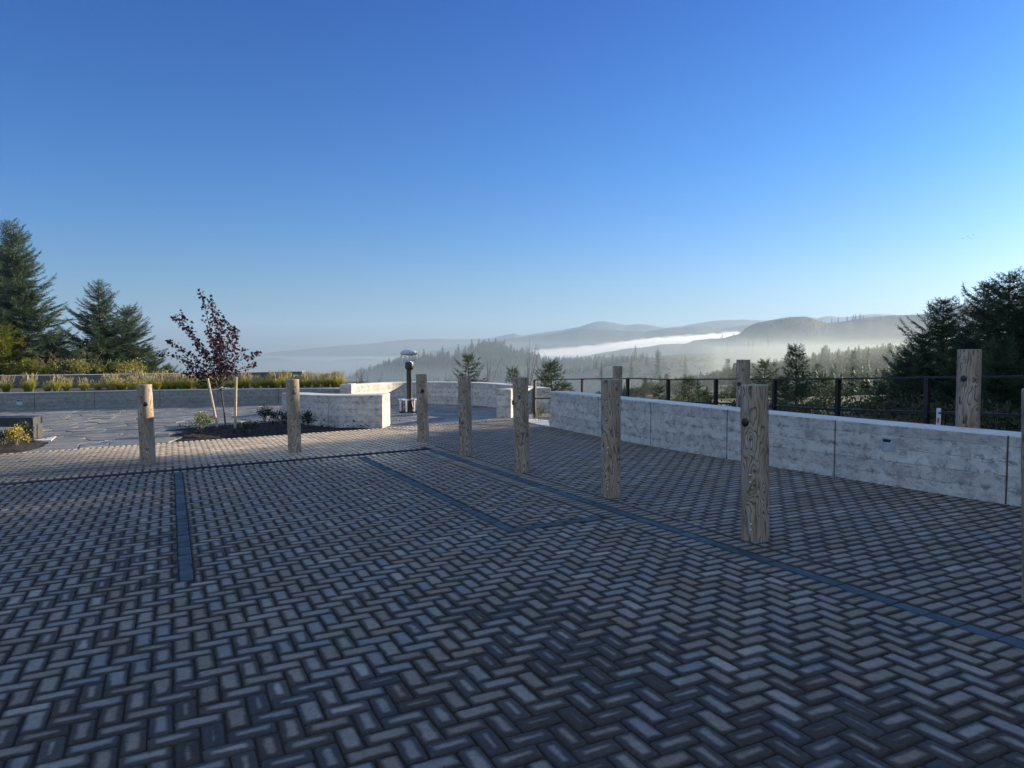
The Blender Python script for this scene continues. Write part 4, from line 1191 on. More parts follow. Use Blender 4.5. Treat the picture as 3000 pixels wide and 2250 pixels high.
for k in range(22):
    px = 20 + k * 27 + random.uniform(-8, 8); D = 31.3 + random.uniform(0, 1.5)
    if px > 520: continue
    p_ = at(px, 1075 if px < 420 else 1092, D); hh = random.uniform(.75, 1.25)
    leafball(100 + k, random.uniform(.45, .8), hh, 420, .10, 'scrub' if k % 3 else 'scrubdark', "scrub_bush", (p_[0], D, p_[2] - hh * .85 + (.15 if px < 420 else -.05)),
             "yellowish scrub bush below the left-hand spruces, just above the planter wall", "scrub along the planter wall", stems=18)
for k in range(3):
    rngt = np.random.default_rng(300 + k); px = 150 + k * 55; p_ = at(px, 1040, 32.6); tw = MB()
    for b_ in range(26):
        a = rngt.uniform(0, 6.28); L = rngt.uniform(.5, 1.5); e = Vector((math.cos(a) * L * .8, math.sin(a) * L * .4, L * rngt.uniform(.4, 1.0)))
        m_ = e * .5 + Vector((0, 0, .15)); tw.tube([(0, 0, 0), m_, e], [.016, .010, .003], 5, False)
        for c_ in range(4):
            q_ = m_.lerp(e, rngt.random()); tw.tube([q_, q_ + Vector((rngt.normal(0, .2), rngt.normal(0, .1), rngt.uniform(.05, .3)))], [.005, .002], 4, False)
    o = tw.build("bare_bush", M['dry']); o.location = (p_[0], 32.6, .2)
    set_props(o, "leafless tangle of pale twigs under the left-hand spruces", "bush", "bare twiggy bushes")

# ------------------------------------------------------------------ purple-leaved tree with stakes
b0 = G(661, 1247)
pt = empty("purple_leaved_tree", (b0[0], b0[1], b0[2]), "young purple-leaved tree tied between wooden stakes in the mulch bed", "tree")
rng = np.random.default_rng(77); tk = MB()
tpx = b0[1] / F
def loc_of(px, py, dy=0.0):
    return np.array([(px - 661) * tpx, dy, (1247 - py) * tpx])
tk.tube([loc_of(661, 1255), loc_of(657, 1200), loc_of(650, 1140), loc_of(648, 1120)], [.022, .02, .017, .015], 8)
ends = [(600, 846), (628, 872), (497, 922), (548, 915), (505, 1030), (512, 1052), (560, 990), (678, 925), (655, 940), (712, 958), (690, 960), (738, 1030), (722, 1065), (590, 960), (640, 985), (575, 1075), (535, 1000), (700, 1075), (618, 900), (665, 1000), (545, 1090), (690, 1020)]
brp = []
for i, (ex, ey) in enumerate(ends):
    s0 = loc_of(650 + rng.uniform(-3, 3), 1150 - rng.uniform(0, 40)); dep = rng.uniform(-.75, .75) * (.4 + .6 * min(1, (ey - 840) / 180))
    e = loc_of(ex, ey, dep); 
    c1 = s0 + (e - s0) * .35 + np.array([0, 0, .10 + .10 * rng.random()]); c2 = s0 + (e - s0) * .72 + np.array([rng.normal(0, .04), rng.normal(0, .04), .06])
    P_ = [s0 + (c1 - s0) * 0, c1, c2, e]; cc = catmull([tuple(q_) for q_ in P_], 5)
    tk.tube(cc, list(np.linspace(.011, .003, len(cc))), 5, False); brp.append(cc)
tk.build("trunk", M['bark'], pt, True)
P_, T_ = [], []
rng = np.random.default_rng(78)
for cc in brp:
    n = len(cc); Lb = sum(np.linalg.norm(cc[k + 1] - cc[k]) for k in range(n - 1))
    cnt = int(Lb * 52) + 18
    for k in range(cnt):
        f = rng.uniform(.16, 1.0); q_ = f * (n - 1); i = min(int(q_), n - 2); c = cc[i] + (cc[i + 1] - cc[i]) * (q_ - i)
        sprd = .042 * (1.5 - f) + .010
        c = c + rng.normal(0, sprd, 3)
        d = rng.normal(0, 1, 3) + np.array([0, 0, -.7]); d /= np.linalg.norm(d); s_ = np.cross(d, rng.normal(0, 1, 3)); s_ /= np.linalg.norm(s_)
        L = rng.uniform(.05, .095); w = L * .42
        m1, m2 = c + d * L * .5 + s_ * w, c + d * L * .5 - s_ * w
        P_ += [[c, m1, c + d * L], [c, c + d * L, m2]]; t_ = rng.random(); T_ += [t_, t_]
tri_mesh("leaves", np.array(P_), T_, M['plum'], pt)
def stake(px0, py0, px1, py1, lab, dy):
    a = G(px1, py1); s_ = a[1] / F; top = Vector(((px0 - px1) * s_, 0, (py1 - py0) * s_))
    mb = MB(); mb.tube([(0, 0, -.15), top], [.030, .028], 12); o = mb.build("wooden_stake", M['stake'], None, True); o.location = tuple(a)
    set_props(o, lab, "stake", "stakes of the purple tree"); return o
stake(611, 1108, 641, 1254, "left wooden stake of the purple tree, leaning to the left", 0)
stake(695, 1104, 688, 1259, "right wooden stake of the purple tree, nearly upright", 0)
mb = MB()
for (xa, ya, xb, yb) in ((624, 1140, 655, 1133), (655, 1133, 694, 1135)):
    a, c = Vector(loc_of(xa, ya, -.1)), Vector(loc_of(xb, yb, 0)); pts_ = []
    for k in range(9):
        f = k / 8; q_ = a.lerp(c, f); pts_.append(q_ + Vector((0, 0, -.03 * math.sin(math.pi * f) + .006 * (-1) ** k)))
    mb.tube(pts_, .012, 6)
o = mb.build("tree_tie", M['white']); o.location = tuple(b0); set_props(o, "white rope tie holding the purple tree to its stakes", "tree tie")

# ------------------------------------------------------------------ shrubs of the beds
def shrub_at(px, py, r, h, mat, seed, lab, n=520, size=.045, group=None):
    g_ = G(px, py); leafball(seed, r, h, n, size, mat, "shrub", (g_[0], g_[1], g_[2] + .03), lab, group)
shrub_at(590, 1270, .26, .44, 'shrub', 1, "sunlit light green shrub in the mulch bed, left of the purple tree", 620)
shrub_at(730, 1272, .22, .24, 'shrubdark', 2, "low dark shrub in the mulch bed, right of the purple tree's stakes", 380)
shrub_at(775, 1240, .26, .36, 'shrubdark', 3, "dark rounded shrub at the back of the mulch bed, near the curved wall's left end", 520)
shrub_at(822, 1245, .24, .32, 'shrubdark', 4, "dark shrub just left of the second bollard, against the curved wall", 520)
shrub_at(904, 1256, .22, .38, 'shrubdark', 5, "dark upright shrub just right of the second bollard, against the curved wall", 520)
shrub_at(48, 1312, .20, .38, 'shrubyellow', 6, "yellow and green shrub in the mulch bed at the left edge", 560)
shrub_at(68, 1297, .19, .42, 'shrubdark', 7, "dark green shrub in front of the bench leg", 480)
shrub_at(10, 1310, .22, .32, 'shrubdark', 8, "dark shrub cut off by the left edge, in the mulch bed", 420)
shrub_at(80, 1303, .10, .16, 'shrubyellow', 18, "tiny yellow sprig beside the bench leg", 90)

# ------------------------------------------------------------------ ornamental grass
def blades(n, r0, spread, h, rng, w=.008, droop=.35):
    P = []; T = []
    for k in range(n):
        a = rng.uniform(0, 6.28); b0_ = np.array([math.cos(a), math.sin(a), 0]) * r0 * rng.random(); out = np.array([math.cos(a), math.sin(a), 0]) * spread * rng.uniform(.1, 1) + rng.normal(0, .03, 3) * [1, 1, 0]
        hh = h * rng.uniform(.55, 1.1); sd = np.array([-math.sin(a + rng.normal(0, .8)), math.cos(a), 0]) * w; c = []
        for q_ in (0, .35, .7, 1.0): c.append(b0_ + out * q_ ** 1.6 + np.array([0, 0, hh * (q_ - droop * q_ ** 3 * rng.uniform(.3, 1))]))
        for i in range(2):
            w0, w1 = (1 - .3 * i), (1 - .3 * (i + 1)); P += [[c[i] - sd * w0, c[i] + sd * w0, c[i + 1] + sd * w1], [c[i] - sd * w0, c[i + 1] + sd * w1, c[i + 1] - sd * w1]]; T += [i * .3, i * .3]
        P.append([c[2] - sd * .4, c[2] + sd * .4, c[3]]); T.append(1.0)
    return P, T
def seed_stems(n, r0, spread, h, rng):
    P = []
    for k in range(n):
        a = rng.uniform(0, 6.28); b0_ = np.array([math.cos(a), math.sin(a), 0]) * r0 * rng.random(); e = b0_ + np.array([math.cos(a) * spread * rng.random(), math.sin(a) * spread * rng.random(), h * rng.uniform(.75, 1.1)])
        sd = np.array([.003, 0, 0]); P += [[b0_ - sd, b0_ + sd, e]]
        d = (e - b0_) / np.linalg.norm(e - b0_)
        for m_ in range(3):
            s_ = np.cross(d, rng.normal(0, 1, 3)); s_ /= np.linalg.norm(s_) + 1e-6; c = e - d * .13
            P.append([c, c + d * .08 + s_ * .017, c + d * .19]); P.append([c, c + d * .19, c + d * .08 - s_ * .017])
    return P
tuft_src = []
for k in range(4):
    rng = np.random.default_rng(500 + k); P, T = blades(300, .09, .34, .50, rng, .011)
    root = empty("grass_tuft", (0, 0, 0), "x", "ornamental grass", "ornamental grass tufts in the raised planter")
    b_ = tri_mesh("blades", np.array(P), T, M['grass'], root)
    S = seed_stems(40, .09, .24, .54, rng); s_ = tri_mesh("seed_heads", np.array(S), [.5] * len(S), M['seed'], root)
    tuft_src.append((root, b_, s_))
tl = []
for px in (-30, 18, 72, 84, 132, 160, 196, 248, 286, 318, 330, 352, 385, 412, 440, 462, 484, 508, 530, 556, 580, 600, 628, 650, 676, 700, 722, 748, 770, 792, 812, 834, 858, 880, 905, 930, 952, 976, 998):
    tl.append((px + random.uniform(-5, 5), 27.0 + random.uniform(-.15, .3), random.uniform(.8, 1.1)))
for px in list(np.arange(320, 620, 36)) + [905, 940, 975]: tl.append((px + random.uniform(-9, 9), 28.0 + random.uniform(-.2, .2), random.uniform(.75, 1.1)))
used = [False] * 4
for i, (px, D, sc_) in enumerate(tl):
    x = (px - 1500) / F * D; z = soil_z(x) + (D - 26.4) * .034 + .01
    k = i % 4
    if not used[k]:
        r_ = tuft_src[k][0]; used[k] = True
    else:
        r_ = tuft_src[k][0].copy(); scene.collection.objects.link(r_)
        for c_ in tuft_src[k][1:]:
            d_ = c_.copy(); scene.collection.objects.link(d_); d_.parent = r_
    r_.location = (x, D, z); r_.rotation_euler = (0, 0, random.uniform(0, 6.28)); r_.scale = (sc_, sc_, sc_ * random.uniform(.9, 1.15))
    r_["label"] = "green and tan ornamental grass tuft with feathery seed heads in the raised planter"; r_["category"] = "ornamental grass"
for px, py, D, h_, lab in ((790, 1085, 31, 1.0, "arching pale grass clump rising behind the dark planter wall"), (985, 1140, 27.2, .95, "tall yellow-green grass clump at the right end of the planter")):
    rng = np.random.default_rng(int(px)); P, T = blades(260, .08, .65, h_, rng, .010, .55)
    q_ = at(px, py, D); o = tri_mesh("grass_clump", np.array(P), T, M['grass']); o.location = (q_[0], q_[1], q_[2] - (.75 if px < 900 else .1)); set_props(o, lab, "ornamental grass")

# ------------------------------------------------------------------ small spruces behind the parapet and railing
def sp_small(px, ytop, D, H, lab, key, sc=None, group="young spruces beyond the railing", mat='spruce', **kw):
    p_ = at(px, ytop, D)
    if key in SPR:
        base = SPR[key][0]["H"]; s_ = H / base
        return spruce_tree(key, (p_[0], p_[1], p_[2] - H), lab, scale=s_, rz=random.uniform(0, 6.28), group=group)
    r_ = spruce_tree(key, (p_[0], p_[1], p_[2] - H), lab, group=group, mat=mat, H=H, **kw)
    SPR[key][0]["H"] = H; return r_
sp_small(1372, 1045, 26, 2.6, "young spruce rising behind the far parapet, above the middle bollard", "s1", seed=41, Rb=1.05, whorl=.2, dens=.9, shape=.7, gappy=.22)
sp_small(1492, 1077, 25, 2.3, "thin wind-bent young spruce behind the parapet, between two bollards", "s2", seed=43, Rb=.62, whorl=.17, dens=.9, shape=.6, lean=.05, gappy=.2)
sp_small(1618, 1070, 21.5, 3.0, "dark young spruce beside the railing's end post", "s3", seed=44, Rb=.92, whorl=.16, dens=1.2, shape=.55, gappy=.1)
sp_small(1660, 1128, 21.8, 1.9, "low spruce right of the dark one by the railing's end post", "s1")
sp_small(1938, 1128, 22, 2.0, "small spruce seen through the railing, third bay", "s2")
sp_small(2022, 1112, 20, 2.2, "spiky young spruce seen through the railing, fourth bay", "s1")
sp_small(2062, 1150, 21, 1.6, "low bushy spruce seen through the railing, fourth bay, right of the spiky one", "s3")
sp_small(2333, 1015, 19, 3.6, "young spruce with a tall thin leader, right of the middle log post", "s4", seed=48, Rb=1.1, whorl=.2, dens=1.0, shape=.75, gappy=.2)
sp_small(2290, 1110, 20, 2.2, "yellowish low spruce left of the one with the tall leader", "s3")
sp_small(2240, 1062, 30, 3.0, "faint young spruce farther off, between the middle log post and its neighbour", "s1")
sp_small(2420, 1110, 24, 2.4, "bushy young spruce seen through the railing, left of the large dark ones", "s1")
# big dark group on the right
def big(px, ytop, D, H, lab, key, **kw):
    p_ = at(px, ytop, D)
    if key in SPR and "H" in SPR[key][0]:
        return spruce_tree(key, (p_[0], p_[1], p_[2] - H), lab, scale=H / SPR[key][0]["H"], rz=kw.get('rz', random.uniform(0, 6.28)), group="dark spruces on the right")
    r_ = spruce_tree(key, (p_[0], p_[1], p_[2] - H), lab, group="dark spruces on the right", H=H, **kw); SPR[key][0]["H"] = H; return r_
big(2763, 885, 21, 4.6, "large dark spruce with a thin leader, left one of the right-hand group", "b1", seed=51, Rb=2.1, whorl=.21, dens=1.15, shape=.7, gappy=.08)
big(2960, 800, 20.5, 5.5, "tallest dark spruce at the right edge, behind the nearest log post", "b2", seed=53, Rb=2.3, whorl=.22, dens=1.15, shape=.72, gappy=.10)
big(2900, 838, 22, 5.0, "dark spruce just left of the tallest one at the right edge", "b1")
big(3040, 825, 19.5, 5.2, "dark spruce cut off by the right edge of the picture", "b1")
big(2655, 1025, 18, 3.1, "lower spreading spruce at the left foot of the right-hand group", "b2")
big(2700, 985, 20, 3.6, "medium spruce behind the lower spreading one on the right", "b1")
big(2585, 1120, 19, 2.3, "small spruce at the far left foot of the right-hand group", "b2")
big(2830, 960, 18.5, 3.8, "bushy dark spruce in the middle of the right-hand group", "b2")
big(2930, 1000, 16.5, 3.2, "low dark spruce directly behind the nearest log post", "b1")
# the same stand goes on beyond the right edge and shades the plaza
k = 0
for (x, y, H) in ((21, 23, 9), (24, 25, 10), (22.5, 20, 9.5), (25, 21.5, 10), (20.2, 18.6, 8), (22, 16.5, 9), (24.5, 14, 10), (24, 10, 10), (24, 6, 10), (24, 2, 10), (24, -2, 10), (28, 27, 12), (28, 22, 12), (28.5, 17, 12), (28, 12, 12), (28, 7, 12), (28, 2, 12), (30, 30, 12), (31, 25, 12), (31, 19, 12), (31, 13, 12), (26, 23.5, 11), (26, 18.5, 11),
                  (17, 13.6, 8), (19.6, 14.6, 8.5), (14.6, 11.2, 7), (17.6, 10.6, 8.5), (14.4, 8.6, 7.5), (17.4, 7.6, 8.5), (14.6, 6, 7.6), (20.2, 11.6, 9), (20.4, 8, 9), (17.6, 4.6, 8.5), (14.7, 3.2, 7.8), (20.4, 4.4, 9), (17.8, 1.6, 8.5), (15, .2, 8), (20.6, 1, 9), (17.8, -1.6, 8.5), (15.2, -3, 8), (18.5, -5, 9), (15.5, -6.5, 8)):
    key = ("b1", "b2")[k % 2]; k += 1
    spruce_tree(key, (x, y, -1.0), "tall spruce of the dense stand beyond the right edge of the picture", scale=H / SPR[key][0]["H"], rz=k * 1.3, group="spruce stand beyond the right edge")

# wild grass and weeds by the railing
rng = np.random.default_rng(900); P = []; T = []
for k in range(520):
    i = rng.uniform(0, len(cpp) - 1.01); j_ = int(i); c = cpp[j_] + (cpp[j_ + 1] - cpp[j_]) * (i - j_); dn = c[:2] / np.hypot(*c[:2]); q_ = rng.uniform(-.9, 3.2)
    x, y = c[0] + dn[0] * q_, c[1] + dn[1] * q_; zg = c[2] - 1.04 - .02 * max(0, q_)
    p_, t_ = blades(7, .05, .28, rng.uniform(.25, .6), rng, .007)
    P += [[v_ + np.array([x, y, zg]) for v_ in tr_] for tr_ in p_]; T += t_
o = tri_mesh("wild_grass", np.array(P), T, M['wildgrass']); set_props(o, kind="stuff")
for k, (px, D, h_, m_) in enumerate(((2380, 15, 1.2, 'scrubmid'), (2480, 16, 1.3, 'scrubmid'), (2540, 15.5, 1.2, 'scrubmid'), (2300, 15, 1.1, 'scrubmid'), (2160, 17, .9, 'scrubmid'), (2215, 18, 1.0, 'scrubmid'), (2080, 18, .9, 'scrubdark'), (1990, 19, .9, 'scrubmid'), (2640, 14, 1.2, 'scrubdark'), (2700, 13, 1.1, 'scrubdark'), (2930, 10.2, 1.0, 'scrubdark'), (2990, 10.4, 1.1, 'scrubdark'), (1590, 19.5, .6, 'scrubdark'), (1640, 19.2, .55, 'scrubdark'), (1890, 20, .8, 'scrubmid'), (2780, 12.5, 1.0, 'scrubdark'), (2860, 12, 1.1, 'scrubdark'))):
    x = (px - 1500) / F * D; j_ = int(np.argmin([abs(c[0] / c[1] - x / D) for c in cpp])); zg = cpp[j_][2] - 1.04 - .05 * (D - cpp[j_][1])
    h_ *= .62
    leafball(700 + k, .62 * h_, h_, 420, .075, m_, "scrub_bush", (x, D, zg), ("yellow-green" if m_ == 'scrubmid' else "dark green") + " scrub bush just beyond the black railing", "scrub bushes beyond the railing", stems=20)
# dry stems behind the parapet
for px, D, h_, lab in ((1215, 27, 1.0, "thin reddish dry stems sticking up left of the viewer"), (1430, 26, 1.3, "bare thin sapling behind the parapet, left of the bent spruce"), (1548, 22.5, 1.7, "bare branching sapling behind the bollard left of the railing's end post"), (1580, 21.5, 1.9, "slanting bare branch beside the railing's end post")):
    rng = np.random.default_rng(int(px)); tw = MB(); px_ = px if px != 1215 else 1062
    for b_ in range(9 if px_ == 1062 else 4):
        e = Vector((rng.normal(.05, .22), rng.normal(0, .2), h_ * rng.uniform(.7, 1.05))); s_ = Vector((rng.normal(0, .15), 0, 0)) if px_ == 1062 else Vector((0, 0, 0)); tw.tube([s_, s_ + e * .5, s_ + e], [.012, .008, .003], 5, False)
        for c_ in range(5):
            q_ = s_ + e * rng.uniform(.4, .95); tw.tube([q_, q_ + Vector((rng.normal(0, .14), rng.normal(0, .1), rng.uniform(.05, .22)))], [.004, .0015], 4, False)
    q_ = at(px_, 1140 if px_ != 1580 else 1180, D); o = tw.build("bare_sapling", M['dry']); o.location = (q_[0], D, q_[2] - .15); set_props(o, lab.replace("left of the viewer", "above the planter's end"), "sapling")

# marker post
q_ = at(2750, 1212, 9.0)
mk = empty("marker_post", (q_[0], q_[1], q_[2] - .30), "short white marker post with red and blue flecks behind the seat wall", "marker post")
mb = MB(); mb.box((0, 0, .17), (.055, .012, .40), 0, .003); mb.build("post", M['white'], mk)
mb = MB(); mb.box((-.008, -.0085, .22), (.022, .004, .06), .0); mb.build("red_tape", flat_mat("red_tape", (.5, .05, .04), .5), mk)
mb = MB(); mb.box((.006, -.0085, .31), (.034, .004, .025), .0); mb.build("blue_tape", flat_mat("blue_tape", (.04, .10, .45), .5), mk)

# ------------------------------------------------------------------ far woodland
def conifer_low(rng, tiers=9, seg=9):
    """a small ragged far conifer, unit height: drooping sprays in whorls"""
    T = []
    for k in range(tiers):
        z0 = .06 + k / tiers * .90; r = .21 * (1 - z0) ** .85 + .018
        a_ = rng.uniform(0, 6.28)
        for s_ in range(seg if k < tiers * .7 else 6):
            a = a_ + 6.283 * (s_ + rng.uniform(-.25, .25)) / seg; rr = r * rng.uniform(.55, 1.25); ca, sa = math.cos(a), math.sin(a)
            w = rr * rng.uniform(.28, .42); dz = rng.uniform(-.02, .02); h = .85 / tiers
            T.append([[-sa * w * .6, ca * w * .6, z0 + h * 1.2 + dz], [sa * w * .6, -ca * w * .6, z0 + h * 1.0 + dz], [ca * rr, sa * rr, z0 + dz - h * .25]])
            T.append([[ca * rr * .35 - sa * w, sa * rr * .35 + ca * w, z0 + dz], [ca * rr * .35 + sa * w, sa * rr * .35 - ca * w, z0 + dz - h * .3], [ca * rr * 1.05, sa * rr * 1.05, z0 + dz + h * .15]])
    T.append([[-.012, 0, .85], [.012, 0, .85], [0, 0, 1.03]])
    return np.array(T, dtype=np.float32)
def bush_low(rng, n=90, sz=.075):
    T = []
    for k in range(n):
        a = rng.uniform(0, 6.28); q_ = math.sqrt(rng.random()); z = (1 - .6 * q_ * q_) * rng.uniform(.35, 1.0)
        c = np.array([math.cos(a) * q_ * .42, math.sin(a) * q_ * .42, z]); T.append([c + rng.normal(0, sz, 3), c + rng.normal(0, sz, 3), c + rng.normal(0, sz, 3) + np.array([0, 0, sz])])
    return np.array(T, dtype=np.float32)
rng = np.random.default_rng(4000)
cvar = [conifer_low(rng, t, 7) for t in (6, 7, 8, 6, 7, 9)]
bvar = [bush_low(rng) for _ in range(4)]
bnear = [bush_low(rng, 420, .034) for _ in range(4)]
def wood(name, items, mat, kind="stuff", var=None):
    var = var or cvar
    out = []; tip = []
    for (x, y, z, h, w) in items:
        T = var[rng.integers(len(var))].copy(); a = rng.uniform(0, 6.28); ca, sa = math.cos(a), math.sin(a)
        X = T[:, :, 0] * ca - T[:, :, 1] * sa; Y = T[:, :, 0] * sa + T[:, :, 1] * ca
        T2 = np.stack([X * h * w + x, Y * h * w + y, T[:, :, 2] * h + z - .04 * h], -1); out.append(T2); tip.append(rng.random(len(T2)) * .5 + .25)
    o = tri_mesh(name, np.concatenate(out), np.concatenate(tip), M[mat]); set_props(o, kind=kind); return o
# ridge forest 800 m off
items = []
for k in range(6000):
    px = rng.uniform(900, 1960); D = DF + rng.normal(0, 1) * 12 - rng.random() ** 1.3 * 240 if rng.random() < .75 else DF + rng.uniform(-20, 30)
    x = (px - 1500) / F * D; z = float(tz(x, D)); hh = rng.uniform(9, 16) * (1.0 if px < 1580 else .72) * (1.25 if 1370 < px < 1480 else 1)
    if D < DF - 120: hh *= .8
    items.append((x, D, z, hh * rng.uniform(.75, 1.08), rng.uniform(1.1, 1.75)))
wood("forest", items, 'spruce')
# standing trees one can tell apart on the ridges
far_src = []
for k in range(3):
    T = conifer_low(rng, 9, 9); root = empty("conifer", (0, 0, 0), "x", "tree", "single conifers on the misty ridges")
    c = tri_mesh("crown", T, rng.random(len(T)) * .5 + .25, M['spruce'], root)
    mb = MB(); mb.tube([(0, 0, -.05), (0, 0, .9)], [.014, .004], 5); t_ = mb.build("trunk", M['bark'], root)
    far_src.append([root, c, t_, False])
def far_tree(px, ytop, D, h, label, w=1.0, k=None, group="single conifers on the misty ridges"):
    k = rng.integers(3) if k is None else k; fs = far_src[k]
    if not fs[3]: r_ = fs[0]; fs[3] = True
    else:
        r_ = fs[0].copy(); scene.collection.objects.link(r_)
        for c_ in fs[1:3]:
            d_ = c_.copy(); scene.collection.objects.link(d_); d_.parent = r_
    p_ = at(px, ytop, D); z = p_[2] - h
    r_.location = (p_[0], D, z); r_.scale = (h * w, h * w, h); r_.rotation_euler = (0, 0, float(rng.uniform(0, 6.28)))
    r_["label"] = label; r_["category"] = "tree"; r_["group"] = group
for px, yt, h in ((1382, 992, 19), (1403, 990, 20), (1412, 996, 18), (1432, 990, 20), (1441, 1000, 17), (1297, 1012, 16), (1242, 1020, 16), (1200, 1028, 15), (1343, 1006, 17), (1065, 1078, 15), (1046, 1082, 14), (1140, 1046, 17), (1476, 1002, 17), (1495, 1006, 17)):
    far_tree(px, yt, DF - 2, h + 2, "taller conifer standing above the misty forest ridge in the middle distance", 1.25, group="taller conifers of the forest ridge")
far_tree(1862, 1009, 760, 24, "large lone conifer at the right end of the forest ridge, dark against the mist", .95, 0)
far_tree(1928, 1025, 330, 13, "ragged conifer in the mist above the railing's third bay", 1.1, 1)
far_tree(1895, 1030, 500, 13, "faint conifer in the mist left of the ragged one", .9, 2)
far_tree(2008, 1040, 360, 13, "faint broad conifer in the mist right of the ragged one", 1.1, 1)
far_tree(1850, 1048, 420, 13, "low faint conifer below the large lone one", 1.1, 0)
far_tree(1762, 1060, 330, 9, "small faint conifer in the mist above the second nearest bollard", 1.1, 0)
far_tree(2131, 1004, 560, 9, "misty conifer on the scrubby spur, left of the tall thin pair", 1.2, 1)
far_tree(2156, 1014, 560, 6, "smallest misty conifer on the scrubby spur", 1.2, 2)
far_tree(2194, 980, 560, 15, "tall thin bare-stemmed conifer on the spur, left of a pair", .45, 2)
far_tree(2207, 986, 560, 13, "tall thin bare-stemmed conifer on the spur, right of a pair", .45, 0)
far_tree(2251, 980, 560, 15, "slender conifer standing alone on the spur, right of the thin pair", .85, 1)
far_tree(2083, 986, 2190, 14, "tiny conifer on the ridge edge against the bright fog", 1.2, 1)
far_tree(2116, 978, 2190, 15, "larger tiny conifer on the ridge edge against the bright fog", 1.2, 0)
far_tree(2150, 973, 2190, 14, "tiny conifer where the ridge meets the bright fog, rightmost of three", 1.2, 2)
for px, yt in ((2437, 931), (2446, 936), (2456, 928), (2482, 923), (2500, 920), (2507, 918), (2520, 916), (2530, 922)):
    far_tree(px, yt, D3 - 2, (946 - yt) / F * D3 + (4 if px < 2490 else -4), "small conifer on the saddle of the right-hand ridge against the sky", 1.1, group="conifers on the right-hand ridge's saddle")
for k in range(22):
    px = 2725 + k * 11 + rng.uniform(-3, 3); yb = interp(R3, px); hpx = rng.uniform(13, 26)
    far_tree(px, yb - hpx, D3 - 2, (hpx + 3) / F * D3, "conifer in the row on the crest of the high right-hand ridge", .7, group="conifer row on the high ridge")
items = []
for k in range(900):
    px = rng.uniform(2180, 2420); yb = interp(R3, px); D = D3 + rng.uniform(-420, 10); x = (px - 1500) / F * D; items.append((x, D, float(tz(x, D)) - 2, rng.uniform(4, 8), 1.5))
for k in range(500):
    px = rng.uniform(2560, 3150); D = D3 + rng.uniform(-80, 10); x = (px - 1500) / F * D; items.append((x, D, float(tz(x, D)) - 2, rng.uniform(3, 7), 1.5))
wood("ridge_forest", items, 'spruce')
# young growth over the near hillside
items = []; bushes = []
for k in range(7500):
    D = float(np.exp(rng.uniform(math.log(32), math.log(520)))); px = 1500 + rng.random() ** .85 * 1900
    x = (px - 1500) / F * D
    z = float(tz(x, D)) - .15
    if px < 1800 and rng.random() < .55: continue
    if px < 2150 and D < 62 and rng.random() < .75: continue
    if rng.random() < (.30 if px > 2150 else .12):
        hh = rng.uniform(1.2, 2.8) * (.6 if D < 70 else (.8 if D < 200 else 1.1)); items.append((x, D, z, hh, rng.uniform(1.1, 1.8)))
    else:
        hh = rng.uniform(.8, 1.6) * (.42 if D < 70 else (.9 if D < 200 else 1.5)); bushes.append((x, D, z, hh, rng.uniform(1.2, 2.2)))
wood("hillside_conifers", items, 'spruce'); nearb = [b for b in bushes if b[1] < 95]; farb = [b for b in bushes if b[1] >= 95]
for mt, o_ in (('scrubfar', 0), ('scrubdark', 1)):
    wood("hillside_scrub", nearb[o_::2], mt, var=bnear); wood("hillside_scrub", farb[o_::2], mt, var=bvar)
items = []
for k in range(900):
    D = float(np.exp(rng.uniform(math.log(95), math.log(320)))); px = rng.uniform(500, 1600); x = (px - 1500) / F * D
    items.append((x, D, float(tz(x, D)) - .2, rng.uniform(1.0, 2.2), rng.uniform(1.3, 2.0)))
wood("hillside_scrub", items, 'scrubdark', var=bvar)
# young spruces one can make out one by one on that hillside
srcs = ["s1", "s4", "s2", "s3"]
for k in range(30):
    D = float(np.exp(rng.uniform(math.log(40), math.log(115)))); px = rng.uniform(1880, 2900); x = (px - 1500) / F * D
    hh = rng.uniform(1.3, 2.7) * (1.0 if D > 45 else .7); key = srcs[k % 4]
    spruce_tree(key, (x, D, float(tz(x, D)) - .15), "young spruce scattered on the misty hillside beyond the railing", scale=hh / SPR[key][0]["H"], rz=k * 1.7, group="young spruces scattered on the hillside")

# birds
for k, (px, py, s_) in enumerate(((2822, 699, 1.0), (2836, 692.5, 1.0), (2847, 698.5, 1.5), (2854, 688.5, 1.1))):
    p_ = at(px, py, 160); w = .5 * s_
    v = [(-.0, -.25, 0), (.06, 0, .03), (0, .3, 0), (-.06, 0, .03), (0, 0, -.06), (w, .05, .12), (w * .5, -.05, .10), (-w, .05, .12), (-w * .5, -.05, .10), (w * .5, .14, .09), (-w * .5, .14, .09)]
    f = [(0, 1, 3), (1, 2, 3), (0, 4, 1), (1, 4, 2), (2, 4, 3), (3, 4, 0), (1, 6, 9), (6, 5, 9), (3, 10, 8), (8, 10, 7)]
    o = mesh_obj("bird", v, f, M['black']); o.location = tuple(p_)
    set_props(o, ("leftmost and lowest distant bird of the tiny flock", "second distant bird from the left in the tiny flock", "largest distant bird of the tiny flock in the right sky", "highest and rightmost distant bird of the tiny flock")[k], "bird", "distant birds")

